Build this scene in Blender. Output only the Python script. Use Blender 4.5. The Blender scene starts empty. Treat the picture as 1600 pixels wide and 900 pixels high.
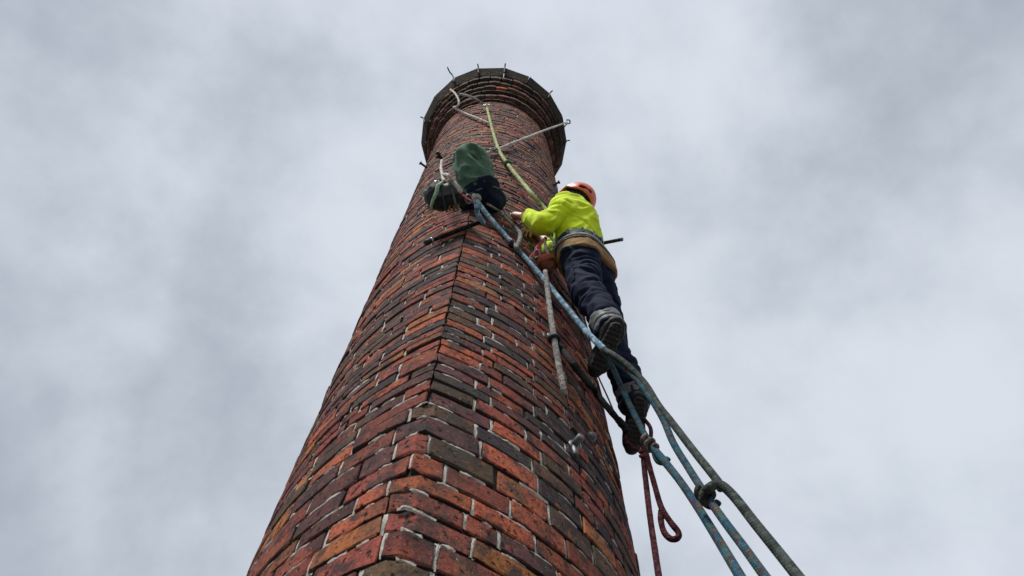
import bpy, bmesh, math, random
import numpy as np
from mathutils import Vector, Matrix, noise

random.seed(7)
SC = bpy.context.scene
COL = SC.collection
PI = math.pi

# ------------------------------------------------------------------ camera
FPX, PITCH, ROLL = 1053.74, 1.122, 0.0028          # focal length in 1600-px units
CAM = np.array([0.0, 0.0, 1.6])
_f = np.array([0, math.cos(PITCH), math.sin(PITCH)])
_u = np.array([0, -math.sin(PITCH), math.cos(PITCH)])
_r = np.array([1.0, 0, 0])
camd = bpy.data.cameras.new('camera'); cam = bpy.data.objects.new('camera', camd); COL.objects.link(cam)
camd.sensor_width = 36; camd.lens = FPX / 1600 * 36; camd.clip_end = 6000; camd.clip_start = 0.05
cr, sr = math.cos(ROLL), math.sin(ROLL)
cx = cr * _r - sr * _u; cy = sr * _r + cr * _u
M = Matrix(((cx[0], cy[0], -_f[0], CAM[0]), (cx[1], cy[1], -_f[1], CAM[1]), (cx[2], cy[2], -_f[2], CAM[2]), (0, 0, 0, 1)))
cam.matrix_world = M
camd.dof.use_dof = True; camd.dof.focus_distance = 4.0; camd.dof.aperture_fstop = 7.0
SC.camera = cam
SC.render.resolution_x, SC.render.resolution_y = 1024, 576

# ------------------------------------------------------------------ sky and sun (overcast)
SUN_EL, SUN_AZ = math.radians(52), math.radians(205)      # azimuth clockwise from +Y
w = bpy.data.worlds.new("World"); SC.world = w; w.use_nodes = True
nt = w.node_tree; nt.nodes.clear()
N = nt.nodes.new
out = N('ShaderNodeOutputWorld'); bg = N('ShaderNodeBackground'); bg.inputs[1].default_value = 0.1
sky = N('ShaderNodeTexSky'); sky.sky_type = 'NISHITA'; sky.sun_disc = False
sky.sun_elevation = SUN_EL; sky.sun_rotation = SUN_AZ
tc = N('ShaderNodeTexCoord'); mp = N('ShaderNodeMapping')
mp.inputs['Location'].default_value = (9.4, 11.2, 0.7)
n1 = N('ShaderNodeTexNoise'); n1.inputs['Scale'].default_value = 1.45; n1.inputs['Detail'].default_value = 7; n1.inputs['Roughness'].default_value = .5; n1.inputs['Distortion'].default_value = .25
n2 = N('ShaderNodeTexNoise'); n2.inputs['Scale'].default_value = 5.5; n2.inputs['Detail'].default_value = 6; n2.inputs['Roughness'].default_value = .55
mx = N('ShaderNodeMix'); mx.data_type = 'FLOAT'; mx.inputs[0].default_value = .3
rp = N('ShaderNodeValToRGB'); rp.color_ramp.interpolation = 'EASE'
e = rp.color_ramp.elements
e[0].position = .34; e[0].color = (1.46, 1.62, 1.86, 1)
e[1].position = .64; e[1].color = (2.80, 2.99, 3.27, 1)
mc = N('ShaderNodeMix'); mc.data_type = 'RGBA'; mc.inputs[0].default_value = .95
L = nt.links.new
L(tc.outputs['Generated'], mp.inputs['Vector']); L(mp.outputs[0], n1.inputs['Vector']); L(mp.outputs[0], n2.inputs['Vector'])
L(n1.outputs['Fac'], mx.inputs[2]); L(n2.outputs['Fac'], mx.inputs[3]); L(mx.outputs[0], rp.inputs[0])
L(sky.outputs[0], mc.inputs[6]); L(rp.outputs[0], mc.inputs[7]); L(mc.outputs[2], bg.inputs[0]); L(bg.outputs[0], out.inputs[0])
sd = bpy.data.lights.new('sun', 'SUN'); sd.energy = 1.5; sd.angle = math.radians(13); sd.color = (1, .97, .93)
sun = bpy.data.objects.new('sun', sd); COL.objects.link(sun)
sdir = Vector((math.sin(SUN_AZ) * math.cos(SUN_EL), math.cos(SUN_AZ) * math.cos(SUN_EL), math.sin(SUN_EL)))
sun.rotation_euler = sdir.to_track_quat('Z', 'Y').to_euler(); sun.location = (0, -20, 30)
SC.view_settings.view_transform = 'Standard'; SC.view_settings.look = 'None'
SC.view_settings.exposure = 1.35; SC.view_settings.gamma = 1

# ------------------------------------------------------------------ pixel -> point helpers (the photo is 1600x900)
def ray(px, py):
    X, Y = px - 800, 450 - py
    xx = cr * X + sr * Y; yy = -sr * X + cr * Y
    v = (xx / FPX) * _r + (yy / FPX) * _u + _f
    return v / np.linalg.norm(v)
def P(px, py, d): return CAM + d * ray(px, py)

# the shaft: a round brick stack with one arris that fades out upwards
AZ, D, R0, KT, TH_R = -.1095, 2.4404, .8083, .0022, -.114
AX = np.array([D * math.sin(AZ), D * math.cos(AZ)])
BASE_ANG = math.atan2(-math.cos(AZ), -math.sin(AZ))
ZT = 9.038 + 1.6
def rho(th, z):
    z = np.asarray(z, float) - 1.6
    d = (np.asarray(th) - TH_R + PI) % (2 * PI) - PI
    b = .5135 * np.clip(1 - z / 6.163, 0, 1.1)
    return R0 - KT * z + b * np.clip(1 - np.abs(d) / 1.2657, 0, 1) ** 2
def wpt(th, z, off=0.0):
    r = rho(th, z) + off; a = BASE_ANG + th
    return np.array([AX[0] + r * math.cos(a), AX[1] + r * math.sin(a), z])
def wnorm(th): a = BASE_ANG + th; return np.array([math.cos(a), math.sin(a), 0.0])
def Wd(px, py, off=0.0):
    v = ray(px, py); t = np.linspace(.8, 14, 6000)
    p = CAM + t[:, None] * v
    q = p[:, :2] - AX; th = np.arctan2(q[:, 1], q[:, 0]) - BASE_ANG
    f = np.hypot(q[:, 0], q[:, 1]) - rho(th, p[:, 2]) - off
    i = np.argmax(f < 0) if (f < 0).any() else int(np.argmin(f))
    return float(t[i])
KD = 1.05
def PK(px, py, d): return P(px, py, d * KD)
def W(px, py, off=0.0): return P(px, py, Wd(px, py, off))
def CY(px, py, r):
    """point where the pixel's ray meets an upright cylinder of radius r about the chimney axis"""
    v = ray(px, py); o = CAM[:2] - AX; a = v[0] ** 2 + v[1] ** 2; b = o @ v[:2]; c = o @ o - r * r
    return CAM + v * ((-b - math.sqrt(max(b * b - a * c, 0))) / a)
def th_of(p): return math.atan2(p[1] - AX[1], p[0] - AX[0]) - BASE_ANG

# ------------------------------------------------------------------ object helpers
def tag(o, label=None, cat=None, group=None, kind=None):
    if label: o['label'] = label
    if cat: o['category'] = cat
    if group: o['group'] = group
    if kind: o['kind'] = kind
    return o
def empty(name, loc, **k):
    o = bpy.data.objects.new(name, None); COL.objects.link(o); o.location = Vector(loc); o.empty_display_size = .1
    return tag(o, **k)
def link(name, me, mat=None, parent=None, loc=None, smooth=True, **k):
    o = bpy.data.objects.new(name, me); COL.objects.link(o)
    if mat is not None and not me.materials: me.materials.append(mat)
    if smooth: me.polygons.foreach_set('use_smooth', [True] * len(me.polygons))
    if loc is not None: o.location = Vector(loc)
    if parent is not None:
        o.parent = parent
        base = Vector((0, 0, 0)); q = parent
        while q is not None: base += q.location; q = q.parent
        o.location = (Vector(loc) if loc is not None else Vector((0, 0, 0))) - base
    return tag(o, **k)
def mesh(name, V, Fc, uv=None):
    me = bpy.data.meshes.new(name); me.from_pydata([tuple(map(float, v)) for v in V], [], Fc)
    if uv is not None:
        l = me.uv_layers.new(name='UVMap'); l.data.foreach_set('uv', np.asarray(uv, np.float32).ravel())
    me.update(); return me
def recentre(o):
    """put the object's origin at the middle of its own geometry"""
    me = o.data; n = len(me.vertices); a = np.empty(n * 3, np.float32); me.vertices.foreach_get('co', a)
    a = a.reshape(-1, 3); c = (a.max(0) + a.min(0)) / 2; me.vertices.foreach_set('co', (a - c).ravel())
    o.location = o.location + Vector(c.tolist()); me.update(); return o

class MB:
    """collects simple solids into one mesh"""
    def __init__(s): s.v = []; s.f = []
    def add(s, V, Fc):
        b = len(s.v); s.v += [tuple(map(float, x)) for x in V]; s.f += [tuple(b + i for i in q) for q in Fc]; return s
    def cyl(s, a, b, r0, r1=None, n=12):
        r1 = r0 if r1 is None else r1
        a = np.asarray(a, float); b = np.asarray(b, float); t = (b - a) / np.linalg.norm(b - a)
        x = np.cross(t, [0, 0, 1.0] if abs(t[2]) < .9 else [1.0, 0, 0]); x /= np.linalg.norm(x); y = np.cross(t, x)
        bev = min(r0, r1) * .18; ln = np.linalg.norm(b - a); bev = min(bev, ln * .3)
        rings = [(a, r0 - bev), (a + t * bev, r0), (b - t * bev, r1), (b, r1 - bev)]
        V = []; Fc = []
        for c, r in rings:
            for i in range(n):
                q = 2 * PI * i / n; V.append(c + r * (x * math.cos(q) + y * math.sin(q)))
        for k in range(3):
            for i in range(n):
                j = (i + 1) % n; Fc.append((k * n + i, k * n + j, (k + 1) * n + j, (k + 1) * n + i))
        Fc.append(tuple(range(n - 1, -1, -1))); Fc.append(tuple(range(3 * n, 4 * n)))
        return s.add(V, Fc)
    def ball(s, c, r, n=12, sq=(1, 1, 1)):
        c = np.asarray(c, float); V = []; Fc = []; m = n // 2
        for i in range(1, m):
            a = PI * i / m
            for j in range(n):
                q = 2 * PI * j / n; V.append(c + r * np.array([math.sin(a) * math.cos(q) * sq[0], math.sin(a) * math.sin(q) * sq[1], math.cos(a) * sq[2]]))
        V += [c + [0, 0, r * sq[2]], c - [0, 0, r * sq[2]]]
        for i in range(m - 2):
            for j in range(n): k = (j + 1) % n; Fc.append((i * n + j, (i + 1) * n + j, (i + 1) * n + k, i * n + k))
        T, B = len(V) - 2, len(V) - 1
        for j in range(n): k = (j + 1) % n; Fc.append((T, j, k)); Fc.append((B, (m - 2) * n + k, (m - 2) * n + j))
        return s.add(V, Fc)
    def torus(s, c, nrm, R, r, n=20, m=8, ex=1.0, xdir=None):
        c = np.asarray(c, float); t = np.asarray(nrm, float); t = t / np.linalg.norm(t)
        x = np.cross(t, [0, 0, 1.0] if abs(t[2]) < .9 else [1.0, 0, 0]) if xdir is None else np.asarray(xdir, float) - np.dot(xdir, t) * t
        x = x / np.linalg.norm(x); y = np.cross(t, x); V = []; Fc = []
        for i in range(n):
            q = 2 * PI * i / n; dirv = x * math.cos(q) * ex + y * math.sin(q)
            dn = dirv / np.linalg.norm(dirv)
            for j in range(m): p = 2 * PI * j / m; V.append(c + R * dirv + r * (dn * math.cos(p) + t * math.sin(p)))
        for i in range(n):
            for j in range(m):
                a, b = (i + 1) % n, (j + 1) % m; Fc.append((i * m + j, a * m + j, a * m + b, i * m + b))
        return s.add(V, Fc)
    def build(s, name, mat, parent=None, **k): return recentre(link(name, mesh(name, s.v, s.f), mat, parent, **k))

def catmull(pts, per=10):
    p = [np.asarray(q, float) for q in pts]; p = [2 * p[0] - p[1]] + p + [2 * p[-1] - p[-2]]; o = []
    for i in range(1, len(p) - 2):
        for k in range(per):
            t = k / per
            o.append(.5 * ((2 * p[i]) + (p[i + 1] - p[i - 1]) * t + (2 * p[i - 1] - 5 * p[i] + 4 * p[i + 1] - p[i + 2]) * t * t + (3 * p[i] - p[i - 1] - 3 * p[i + 1] + p[i + 2]) * t ** 3))
    o.append(p[-2]); return o
def tube_geo(pts, r, per=10, n=10, wob=0.0, seed=0):
    """rounded tube along a spline; r may be a list (one radius per control point)"""
    c = catmull(pts, per); m = len(c)
    rr = np.interp(np.linspace(0, 1, m), np.linspace(0, 1, len(pts)), r) if hasattr(r, '__len__') else np.full(m, r)
    V = []; Fc = []; uv = []; tprev = None; ln = 0.0; lens = []
    for i in range(m):
        t = c[min(i + 1, m - 1)] - c[max(i - 1, 0)]; t = t / (np.linalg.norm(t) + 1e-9)
        if tprev is None: x = np.cross(t, [.3, .2, .9]); x /= np.linalg.norm(x)
        else: x = x - np.dot(x, t) * t; x /= np.linalg.norm(x)
        tprev = t; y = np.cross(t, x)
        if i: ln += np.linalg.norm(c[i] - c[i - 1])
        lens.append(ln)
        q = rr[i] * (1 + wob * noise.noise(Vector((ln * 25, seed * 7.3, 0)))) if wob else rr[i]
        for j in range(n): a = 2 * PI * j / n; V.append(c[i] + q * (x * math.cos(a) + y * math.sin(a)))
    for i in range(m - 1):
        for j in range(n):
            k = (j + 1) % n; Fc.append((i * n + j, i * n + k, (i + 1) * n + k, (i + 1) * n + j))
            uv += [(lens[i], j / n), (lens[i], (j + 1) / n), (lens[i + 1], (j + 1) / n), (lens[i + 1], j / n)]
    Fc.append(tuple(range(n - 1, -1, -1))); uv += [(0, 0)] * n
    Fc.append(tuple(range((m - 1) * n, m * n))); uv += [(ln, 0)] * n
    return V, Fc, uv
def tube(name, pts, r, mat, parent=None, **k):
    kw = {q: k.pop(q) for q in ('per', 'n', 'wob', 'seed') if q in k}
    V, Fc, uv = tube_geo(pts, r, **kw)
    return recentre(link(name, mesh(name, V, Fc, uv), mat, parent, **k))

# ------------------------------------------------------------------ signed-distance modelling for bodies, clothes, bags
def smin(a, b, k):
    h = np.clip(.5 + .5 * (b - a) / k, 0, 1); return b + (a - b) * h - k * h * (1 - h)
def cap(a, b, ra, rb=None, flat=None, clip=None):
    """tapered capsule; flat=(axis, factor) widens it along an axis; clip=list of (point, outward normal)"""
    a = np.asarray(a, np.float32); b = np.asarray(b, np.float32); rb = ra if rb is None else rb
    ab = b - a; L2 = float(ab @ ab) + 1e-9
    def fn(p):
        t = np.clip(((p - a) @ ab) / L2, 0, 1); q = p - (a + t[:, None] * ab)
        if flat is not None:
            ax = np.asarray(flat[0], np.float32); s = q @ ax; q = q - (s * (1 - 1 / flat[1]))[:, None] * ax
        d = np.sqrt((q * q).sum(1)) - (ra + (rb - ra) * t)
        for c in (clip or []): d = np.maximum(d, (p - np.asarray(c[0], np.float32)) @ np.asarray(c[1], np.float32))
        return d
    return fn
def ell(c, axes, radii):
    c = np.asarray(c, np.float32); A = np.asarray(axes, np.float32); R = np.asarray(radii, np.float32)
    def fn(p):
        q = (p - c) @ A.T; k0 = np.sqrt(((q / R) ** 2).sum(1)); k1 = np.sqrt(((q / (R * R)) ** 2).sum(1))
        return k0 * (k0 - 1) / (k1 + 1e-9)
    return fn
def rbox(c, axes, half, r):
    c = np.asarray(c, np.float32); A = np.asarray(axes, np.float32); H = np.asarray(half, np.float32) - r
    def fn(p):
        q = np.abs((p - c) @ A.T) - H
        return np.sqrt((np.maximum(q, 0) ** 2).sum(1)) + np.minimum(q.max(1), 0) - r
    return fn
def union(prims, k=.03):
    def fn(p):
        d = None
        for q in prims:
            f, kk = q if isinstance(q, tuple) else (q, k)
            v = f(p); d = v if d is None else smin(d, v, kk)
        return d
    return fn
def inter(*fs): return lambda p: np.maximum.reduce([f(p) for f in fs])
def minus(f, g): return lambda p: np.maximum(f(p), -g(p))
def grow(f, r): return lambda p: f(p) - r
def slab(c, n, half):
    c = np.asarray(c, np.float32); n = np.asarray(n, np.float32); n = n / np.linalg.norm(n)
    return lambda p: np.abs((p - c) @ n) - half
def half(c, n):
    c = np.asarray(c, np.float32); n = np.asarray(n, np.float32); n = n / np.linalg.norm(n)
    return lambda p: (p - c) @ n
SMOOTH = 2
def sdf_mesh(fn, lo, hi, h):
    lo = np.asarray(lo, float) - 2 * h; hi = np.asarray(hi, float) + 2 * h; B = 12
    n = (np.ceil((hi - lo) / h).astype(int) // B + 1) * B
    Fg = np.full(n, 9.0, np.float32); nb = n // B
    bi = np.stack(np.meshgrid(*[np.arange(k) for k in nb], indexing='ij'), -1).reshape(-1, 3)
    fc = fn((lo + (bi * B + (B - 1) / 2) * h).astype(np.float32))
    act = np.abs(fc) < B * h * 1.35
    loc = np.stack(np.meshgrid(*[np.arange(B)] * 3, indexing='ij'), -1).reshape(-1, 3)
    for (i, j, k), f0 in zip(bi[~act], fc[~act]):
        if f0 < 0: Fg[i * B:(i + 1) * B, j * B:(j + 1) * B, k * B:(k + 1) * B] = -9
    ab = bi[act]
    for s in range(0, len(ab), 64):
        ch = ab[s:s + 64]; idx = (ch[:, None, :] * B + loc[None]).reshape(-1, 3)
        Fg[idx[:, 0], idx[:, 1], idx[:, 2]] = fn((lo + idx * h).astype(np.float32))
    sg = Fg < 0; c = sg[:-1, :-1, :-1]; al = c.copy(); an = c.copy()
    for dx in (0, 1):
        for dy in (0, 1):
            for dz in (0, 1):
                q = sg[dx:n[0] - 1 + dx, dy:n[1] - 1 + dy, dz:n[2] - 1 + dz]; al &= q; an |= q
    m = an & ~al; cells = np.argwhere(m); idm = np.full(m.shape, -1, np.int64); idm[m] = np.arange(len(cells))
    acc = np.zeros((len(cells), 3)); cnt = np.zeros(len(cells))
    for ax in range(3):
        o1, o2 = [q for q in range(3) if q != ax]
        for u in (0, 1):
            for v in (0, 1):
                a = cells.copy(); a[:, o1] += u; a[:, o2] += v; b = a.copy(); b[:, ax] += 1
                fa = Fg[tuple(a.T)]; fb = Fg[tuple(b.T)]; sel = (fa < 0) != (fb < 0)
                t = np.where(sel, fa / np.where(sel, fa - fb, 1), 0)
                pos = a - cells + 0.0; pos[:, ax] += t; acc[sel] += pos[sel]; cnt[sel] += 1
    V = lo + (cells + acc / cnt[:, None]) * h
    Q = []
    for ax in range(3):
        o1, o2 = (ax + 1) % 3, (ax + 2) % 3
        sl0 = [slice(None)] * 3; sl1 = [slice(None)] * 3; sl0[ax] = slice(0, -1); sl1[ax] = slice(1, None)
        ed = np.argwhere(sg[tuple(sl0)] != sg[tuple(sl1)])
        ed = ed[(ed[:, o1] > 0) & (ed[:, o2] > 0) & (ed[:, o1] < n[o1] - 1) & (ed[:, o2] < n[o2] - 1)]
        neg = sg[tuple(ed.T)]
        def cid(d1, d2): e2 = ed.copy(); e2[:, o1] += d1; e2[:, o2] += d2; return idm[tuple(e2.T)]
        q = np.stack([cid(-1, -1), cid(0, -1), cid(0, 0), cid(-1, 0)], 1)
        q[~neg] = q[~neg][:, ::-1]; Q.append(q)
    Q = np.concatenate(Q)
    for _ in range(SMOOTH):
        acc = np.zeros_like(V); cn = np.zeros(len(V))
        for a, b in ((0, 1), (1, 2), (2, 3), (3, 0)):
            np.add.at(acc, Q[:, a], V[Q[:, b]]); np.add.at(acc, Q[:, b], V[Q[:, a]]); np.add.at(cn, Q[:, a], 1); np.add.at(cn, Q[:, b], 1)
        V = .4 * V + .6 * acc / np.maximum(cn, 1)[:, None]
    return V, Q
def sdf_obj(name, fn, lo, hi, h, mat, parent=None, fold=None, **k):
    V, Q = sdf_mesh(fn, lo, hi, h)
    me = bpy.data.meshes.new(name); me.from_pydata(V.tolist(), [], Q.tolist()); me.update()
    if fold is not None:
        nv = len(V); nn = np.empty(nv * 3, np.float32); me.vertices.foreach_get('normal', nn); nn = nn.reshape(-1, 3)
        dsp = np.array([fold(Vector(v)) for v in V.tolist()]); V = V + nn * dsp[:, None]
        me.vertices.foreach_set('co', V.astype(np.float32).ravel()); me.update()
    return recentre(link(name, me, mat, parent, **k))
def bounds(pts, pad):
    a = np.array(pts); return a.min(0) - pad, a.max(0) + pad
def unit(v): v = np.asarray(v, float); return v / np.linalg.norm(v)

# ------------------------------------------------------------------ materials
def new_mat(name):
    m = bpy.data.materials.new(name); m.use_nodes = True; t = m.node_tree; b = t.nodes['Principled BSDF']; return m, t, b
def nd(t, typ, **k):
    n = t.nodes.new(typ)
    for a, v in k.items():
        if a.startswith('i_'):
            key = a[2:]; n.inputs[int(key) if key.isdigit() else key.replace('_', ' ')].default_value = v
        else: setattr(n, a, v)
    return n
def ramp(t, src, stops):
    r = t.nodes.new('ShaderNodeValToRGB'); el = r.color_ramp.elements
    while len(el) < len(stops): el.new(.5)
    for x, (p, c) in zip(el, stops): x.position = p; x.color = (*c, 1) if len(c) == 3 else c
    t.links.new(src, r.inputs[0]); return r
def mixc(t, fac, a, b, mode='MIX'):
    m = t.nodes.new('ShaderNodeMix'); m.data_type = 'RGBA'; m.blend_type = mode
    for s, i in ((fac, 0), (a, 6), (b, 7)):
        if isinstance(s, (int, float)): m.inputs[i].default_value = s
        elif isinstance(s, tuple): m.inputs[i].default_value = (*s, 1)
        else: t.links.new(s, m.inputs[i])
    return m.outputs[2]
def pos(t): return t.nodes.new('ShaderNodeNewGeometry').outputs['Position']
def nz(t, vec, scale, detail=4, rough=.55):
    n = nd(t, 'ShaderNodeTexNoise', i_Scale=scale, i_Detail=detail, i_Roughness=rough); t.links.new(vec, n.inputs['Vector']); return n.outputs['Fac']
def bump(t, b, h, strength, dist):
    n = nd(t, 'ShaderNodeBump', i_Strength=strength, i_Distance=dist); t.links.new(h, n.inputs['Height']); t.links.new(n.outputs[0], b.inputs['Normal']); return n

def cloth(name, col, var=.25, rough=.85, weave=900, dirt=None, sheen=.2):
    m, t, b = new_mat(name); p = pos(t)
    a = nz(t, p, 18, 5); c = ramp(t, a, [(.3, tuple(x * (1 - var) for x in col)), (.7, tuple(min(1, x * (1 + var)) for x in col))]).outputs[0]
    if dirt:
        d = ramp(t, nz(t, p, 9, 6, .65), [(.52, (0, 0, 0)), (.72, (.7, .7, .7))]).outputs[0]; c = mixc(t, d, c, dirt)
    t.links.new(c, b.inputs['Base Color']); b.inputs['Roughness'].default_value = rough
    b.inputs['Sheen Weight'].default_value = sheen * .4; b.inputs['Specular IOR Level'].default_value = .2
    bump(t, b, nz(t, p, weave, 2), .25, .001); return m
def plain(name, col, rough=.5, metal=0.0, var=.2, scale=40, bmp=.1):
    m, t, b = new_mat(name); p = pos(t); a = nz(t, p, scale, 5)
    t.links.new(ramp(t, a, [(.3, tuple(x * (1 - var) for x in col)), (.7, tuple(min(1, x * (1 + var)) for x in col))]).outputs[0], b.inputs['Base Color'])
    b.inputs['Roughness'].default_value = rough; b.inputs['Metallic'].default_value = metal
    if bmp: bump(t, b, nz(t, p, scale * 4, 4), bmp, .002)
    return m
def rope_mat(name, base, flecks, su=55, sv=5, rough=.8, amount=.35, bs=.5):
    """braided rope: rope-length coordinate u in metres, v round the rope"""
    m, t, b = new_mat(name); uv = nd(t, 'ShaderNodeUVMap'); mpn = nd(t, 'ShaderNodeMapping'); mpn.inputs['Scale'].default_value = (su, sv, 1)
    t.links.new(uv.outputs[0], mpn.inputs['Vector'])
    vo = nd(t, 'ShaderNodeTexVoronoi', i_Scale=1.0, voronoi_dimensions='2D'); t.links.new(mpn.outputs[0], vo.inputs['Vector'])
    sp = nd(t, 'ShaderNodeSeparateColor'); t.links.new(vo.outputs['Color'], sp.inputs[0])
    k = len(flecks); stops = [(0, base)] + [(1 - amount + amount * i / max(k, 1), f) for i, f in enumerate(flecks)]
    r = ramp(t, sp.outputs[0], stops); r.color_ramp.interpolation = 'CONSTANT'
    g = ramp(t, nz(t, pos(t), 30, 5), [(.3, (.55, .55, .55)), (.7, (1.25, 1.25, 1.2))]).outputs[0]
    t.links.new(mixc(t, 1.0, r.outputs[0], g, 'MULTIPLY'), b.inputs['Base Color']); b.inputs['Roughness'].default_value = rough
    sx = nd(t, 'ShaderNodeSeparateXYZ'); t.links.new(uv.outputs[0], sx.inputs[0])
    def mth(op, a, c):
        q = nd(t, 'ShaderNodeMath', operation=op)
        for i, s in enumerate((a, c)):
            if s is None: continue
            if isinstance(s, (int, float)): q.inputs[i].default_value = s
            else: t.links.new(s, q.inputs[i])
        return q.outputs[0]
    u1 = mth('MULTIPLY', sx.outputs[0], 2 * PI * 75); v1 = mth('MULTIPLY', sx.outputs[1], 2 * PI * 5)
    hh = mth('MAXIMUM', mth('SINE', mth('ADD', u1, v1), None), mth('SINE', mth('SUBTRACT', u1, v1), None))
    b.inputs['Specular IOR Level'].default_value = .15; bump(t, b, hh, bs, .002); return m

def brick_mat(name='weathered_brick', flash=.65):
    m, t, b = new_mat(name); p = pos(t)
    at = nd(t, 'ShaderNodeAttribute', attribute_name='tint'); c = at.outputs['Color']
    # burnt / sooty patches, orange flashes, pitted surface, lichen, lime specks
    c = mixc(t, ramp(t, nz(t, p, 11, 7, .7), [(.50, (0, 0, 0)), (.58, (.9, .9, .9))]).outputs[0], c, (.034, .028, .030))
    c = mixc(t, ramp(t, nz(t, p, 21, 5, .65), [(.56, (0, 0, 0)), (.70, (flash, flash, flash))]).outputs[0], c, (.36, .115, .045))
    c = mixc(t, ramp(t, nz(t, p, 55, 6, .7), [(.36, (.75, .75, .75)), (.52, (0, 0, 0))]).outputs[0], c, (.075, .032, .028))
    c = mixc(t, ramp(t, nz(t, p, 6.5, 7, .7), [(.55, (0, 0, 0)), (.70, (.6, .6, .6))]).outputs[0], c, (.085, .080, .050))
    c = mixc(t, ramp(t, nz(t, p, 160, 3, .6), [(.30, (.6, .6, .6)), (.5, (0, 0, 0))]).outputs[0], c, (.03, .02, .018))
    ms = nd(t, 'ShaderNodeMapping'); ms.inputs['Scale'].default_value = (1, 1, .22); t.links.new(p, ms.inputs['Vector'])
    c = mixc(t, ramp(t, nz(t, ms.outputs[0], 4.2, 7, .65), [(.50, (0, 0, 0)), (.68, (.62, .62, .62))]).outputs[0], c, (.050, .040, .037))
    pit = ramp(t, nz(t, p, 44, 5, .65), [(.35, (0, 0, 0)), (.41, (1, 1, 1))]).outputs[0]
    c = mixc(t, pit, (.010, .008, .008), c)
    c = mixc(t, ramp(t, nz(t, p, 110, 2, .5), [(.69, (0, 0, 0)), (.74, (.6, .6, .6))]).outputs[0], c, (.42, .39, .35))
    t.links.new(c, b.inputs['Base Color']); b.inputs['Roughness'].default_value = .85; b.inputs['Specular IOR Level'].default_value = .18
    h1 = mixc(t, .45, nz(t, p, 38, 8, .75), pit)
    bump(t, b, h1, 1.0, .016); return m

M_ = {}
M_['brick'] = brick_mat()
M_['corbel'] = brick_mat('soot_blackened_brick', .0)
M_['mortar'] = plain('sooty_mortar_joint_shade', (.032, .028, .026), .95, 0, .6, 35, .5)  # dirty mortar; on the brick sides its dark colour is painted joint shade
def pointing_mat():
    m, t, b = new_mat('lime_pointing'); p = pos(t)
    c = ramp(t, nz(t, p, 150, 5, .7), [(.30, (.24, .225, .20)), (.48, (.50, .48, .43)), (.66, (.62, .60, .55))]).outputs[0]
    c = mixc(t, ramp(t, nz(t, p, 14, 5, .65), [(.54, (0, 0, 0)), (.70, (.6, .6, .6))]).outputs[0], c, (.16, .145, .12))
    t.links.new(c, b.inputs['Base Color']); b.inputs['Roughness'].default_value = .95; b.inputs['Specular IOR Level'].default_value = .1; bump(t, b, nz(t, p, 140, 5, .7), 1.0, .006); return m
M_['pointing'] = pointing_mat()
def coping_mat():
    m, t, b = new_mat('algae_stained_coping'); p = pos(t)
    c = ramp(t, nz(t, p, 5, 7, .7), [(.32, (.010, .011, .009)), (.48, (.034, .031, .020)), (.60, (.065, .046, .028)), (.75, (.10, .085, .06))]).outputs[0]
    c = mixc(t, ramp(t, nz(t, p, 30, 5, .7), [(.42, (.8, .8, .8)), (.58, (0, 0, 0))]).outputs[0], c, (.008, .009, .008))
    t.links.new(c, b.inputs['Base Color']); b.inputs['Roughness'].default_value = .95; b.inputs['Specular IOR Level'].default_value = .15; bump(t, b, nz(t, p, 26, 6, .7), .9, .02); return m
M_['coping'] = coping_mat()
M_['iron'] = plain('dark_iron', (.012, .013, .014), .7, .1, .5, 60, .3)
M_['steel'] = plain('galvanised_steel', (.15, .155, .165), .55, .9, .2, 30, .1)
M_['alu'] = plain('karabiner_alloy', (.42, .43, .44), .3, 1.0, .15, 40, .05)
M_['skin'] = plain('skin', (.60, .36, .29), .5, 0, .12, 30, .1)
M_['hair'] = plain('dark_hair', (.018, .014, .011), .6, 0, .5, 200, .8)
M_['hivis'] = cloth('hi_vis_fleece', (.56, .72, .008), .16, .8, 700, None, .3)
M_['cuff'] = cloth('brown_cuff', (.22, .125, .045), .3, .85)
M_['navy'] = cloth('navy_workwear', (.0055, .0105, .030), .4, .85, 700, None, .0)
M_['reflect'] = cloth('grey_reflective_band', (.11, .115, .12), .25, .5, 500, (.08, .08, .08))
M_['boot'] = plain('black_boot_leather', (.006, .006, .007), .7, 0, .4, 50, .4)
def sole_mat():
    m, t, b = new_mat('gritty_sole'); p = pos(t)
    c = ramp(t, nz(t, p, 75, 4, .6), [(.56, (.010, .009, .009)), (.64, (.05, .04, .03)), (.72, (.24, .18, .10))]).outputs[0]
    t.links.new(c, b.inputs['Base Color']); b.inputs['Roughness'].default_value = .8; bump(t, b, nz(t, p, 120, 3), .7, .004); return m
M_['sole'] = sole_mat()
M_['stripe'] = cloth('white_webbing_stripe', (.45, .47, .5), .2, .6)
M_['tan'] = cloth('tan_padding', (.27, .155, .062), .25, .8, 500, (.10, .06, .03))
M_['webbing'] = cloth('dark_teal_webbing', (.012, .045, .055), .5, .6, 800, (.08, .11, .12))
M_['helmet'] = plain('orange_helmet_shell', (.62, .125, .06), .38, 0, .12, 25, .05)
M_['padding'] = plain('black_foam', (.014, .015, .018), .8, 0, .4, 60, .3)
M_['green'] = cloth('green_jacket_cloth', (.058, .120, .080), .35, .8, 600, (.08, .17, .10), .1)
M_['bag'] = cloth('charcoal_bag_fabric', (.016, .016, .018), .5, .7, 500, (.012, .012, .013))
M_['bagflap'] = cloth('grey_bag_flap', (.075, .075, .08), .3, .5, 500, (.06, .06, .065))
M_['pouch'] = plain('brown_leather', (.16, .05, .022), .55, 0, .5, 25, .3)
M_['eye'] = plain('eye_white', (.7, .7, .68), .2, 0, .05, 20, 0)
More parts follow.
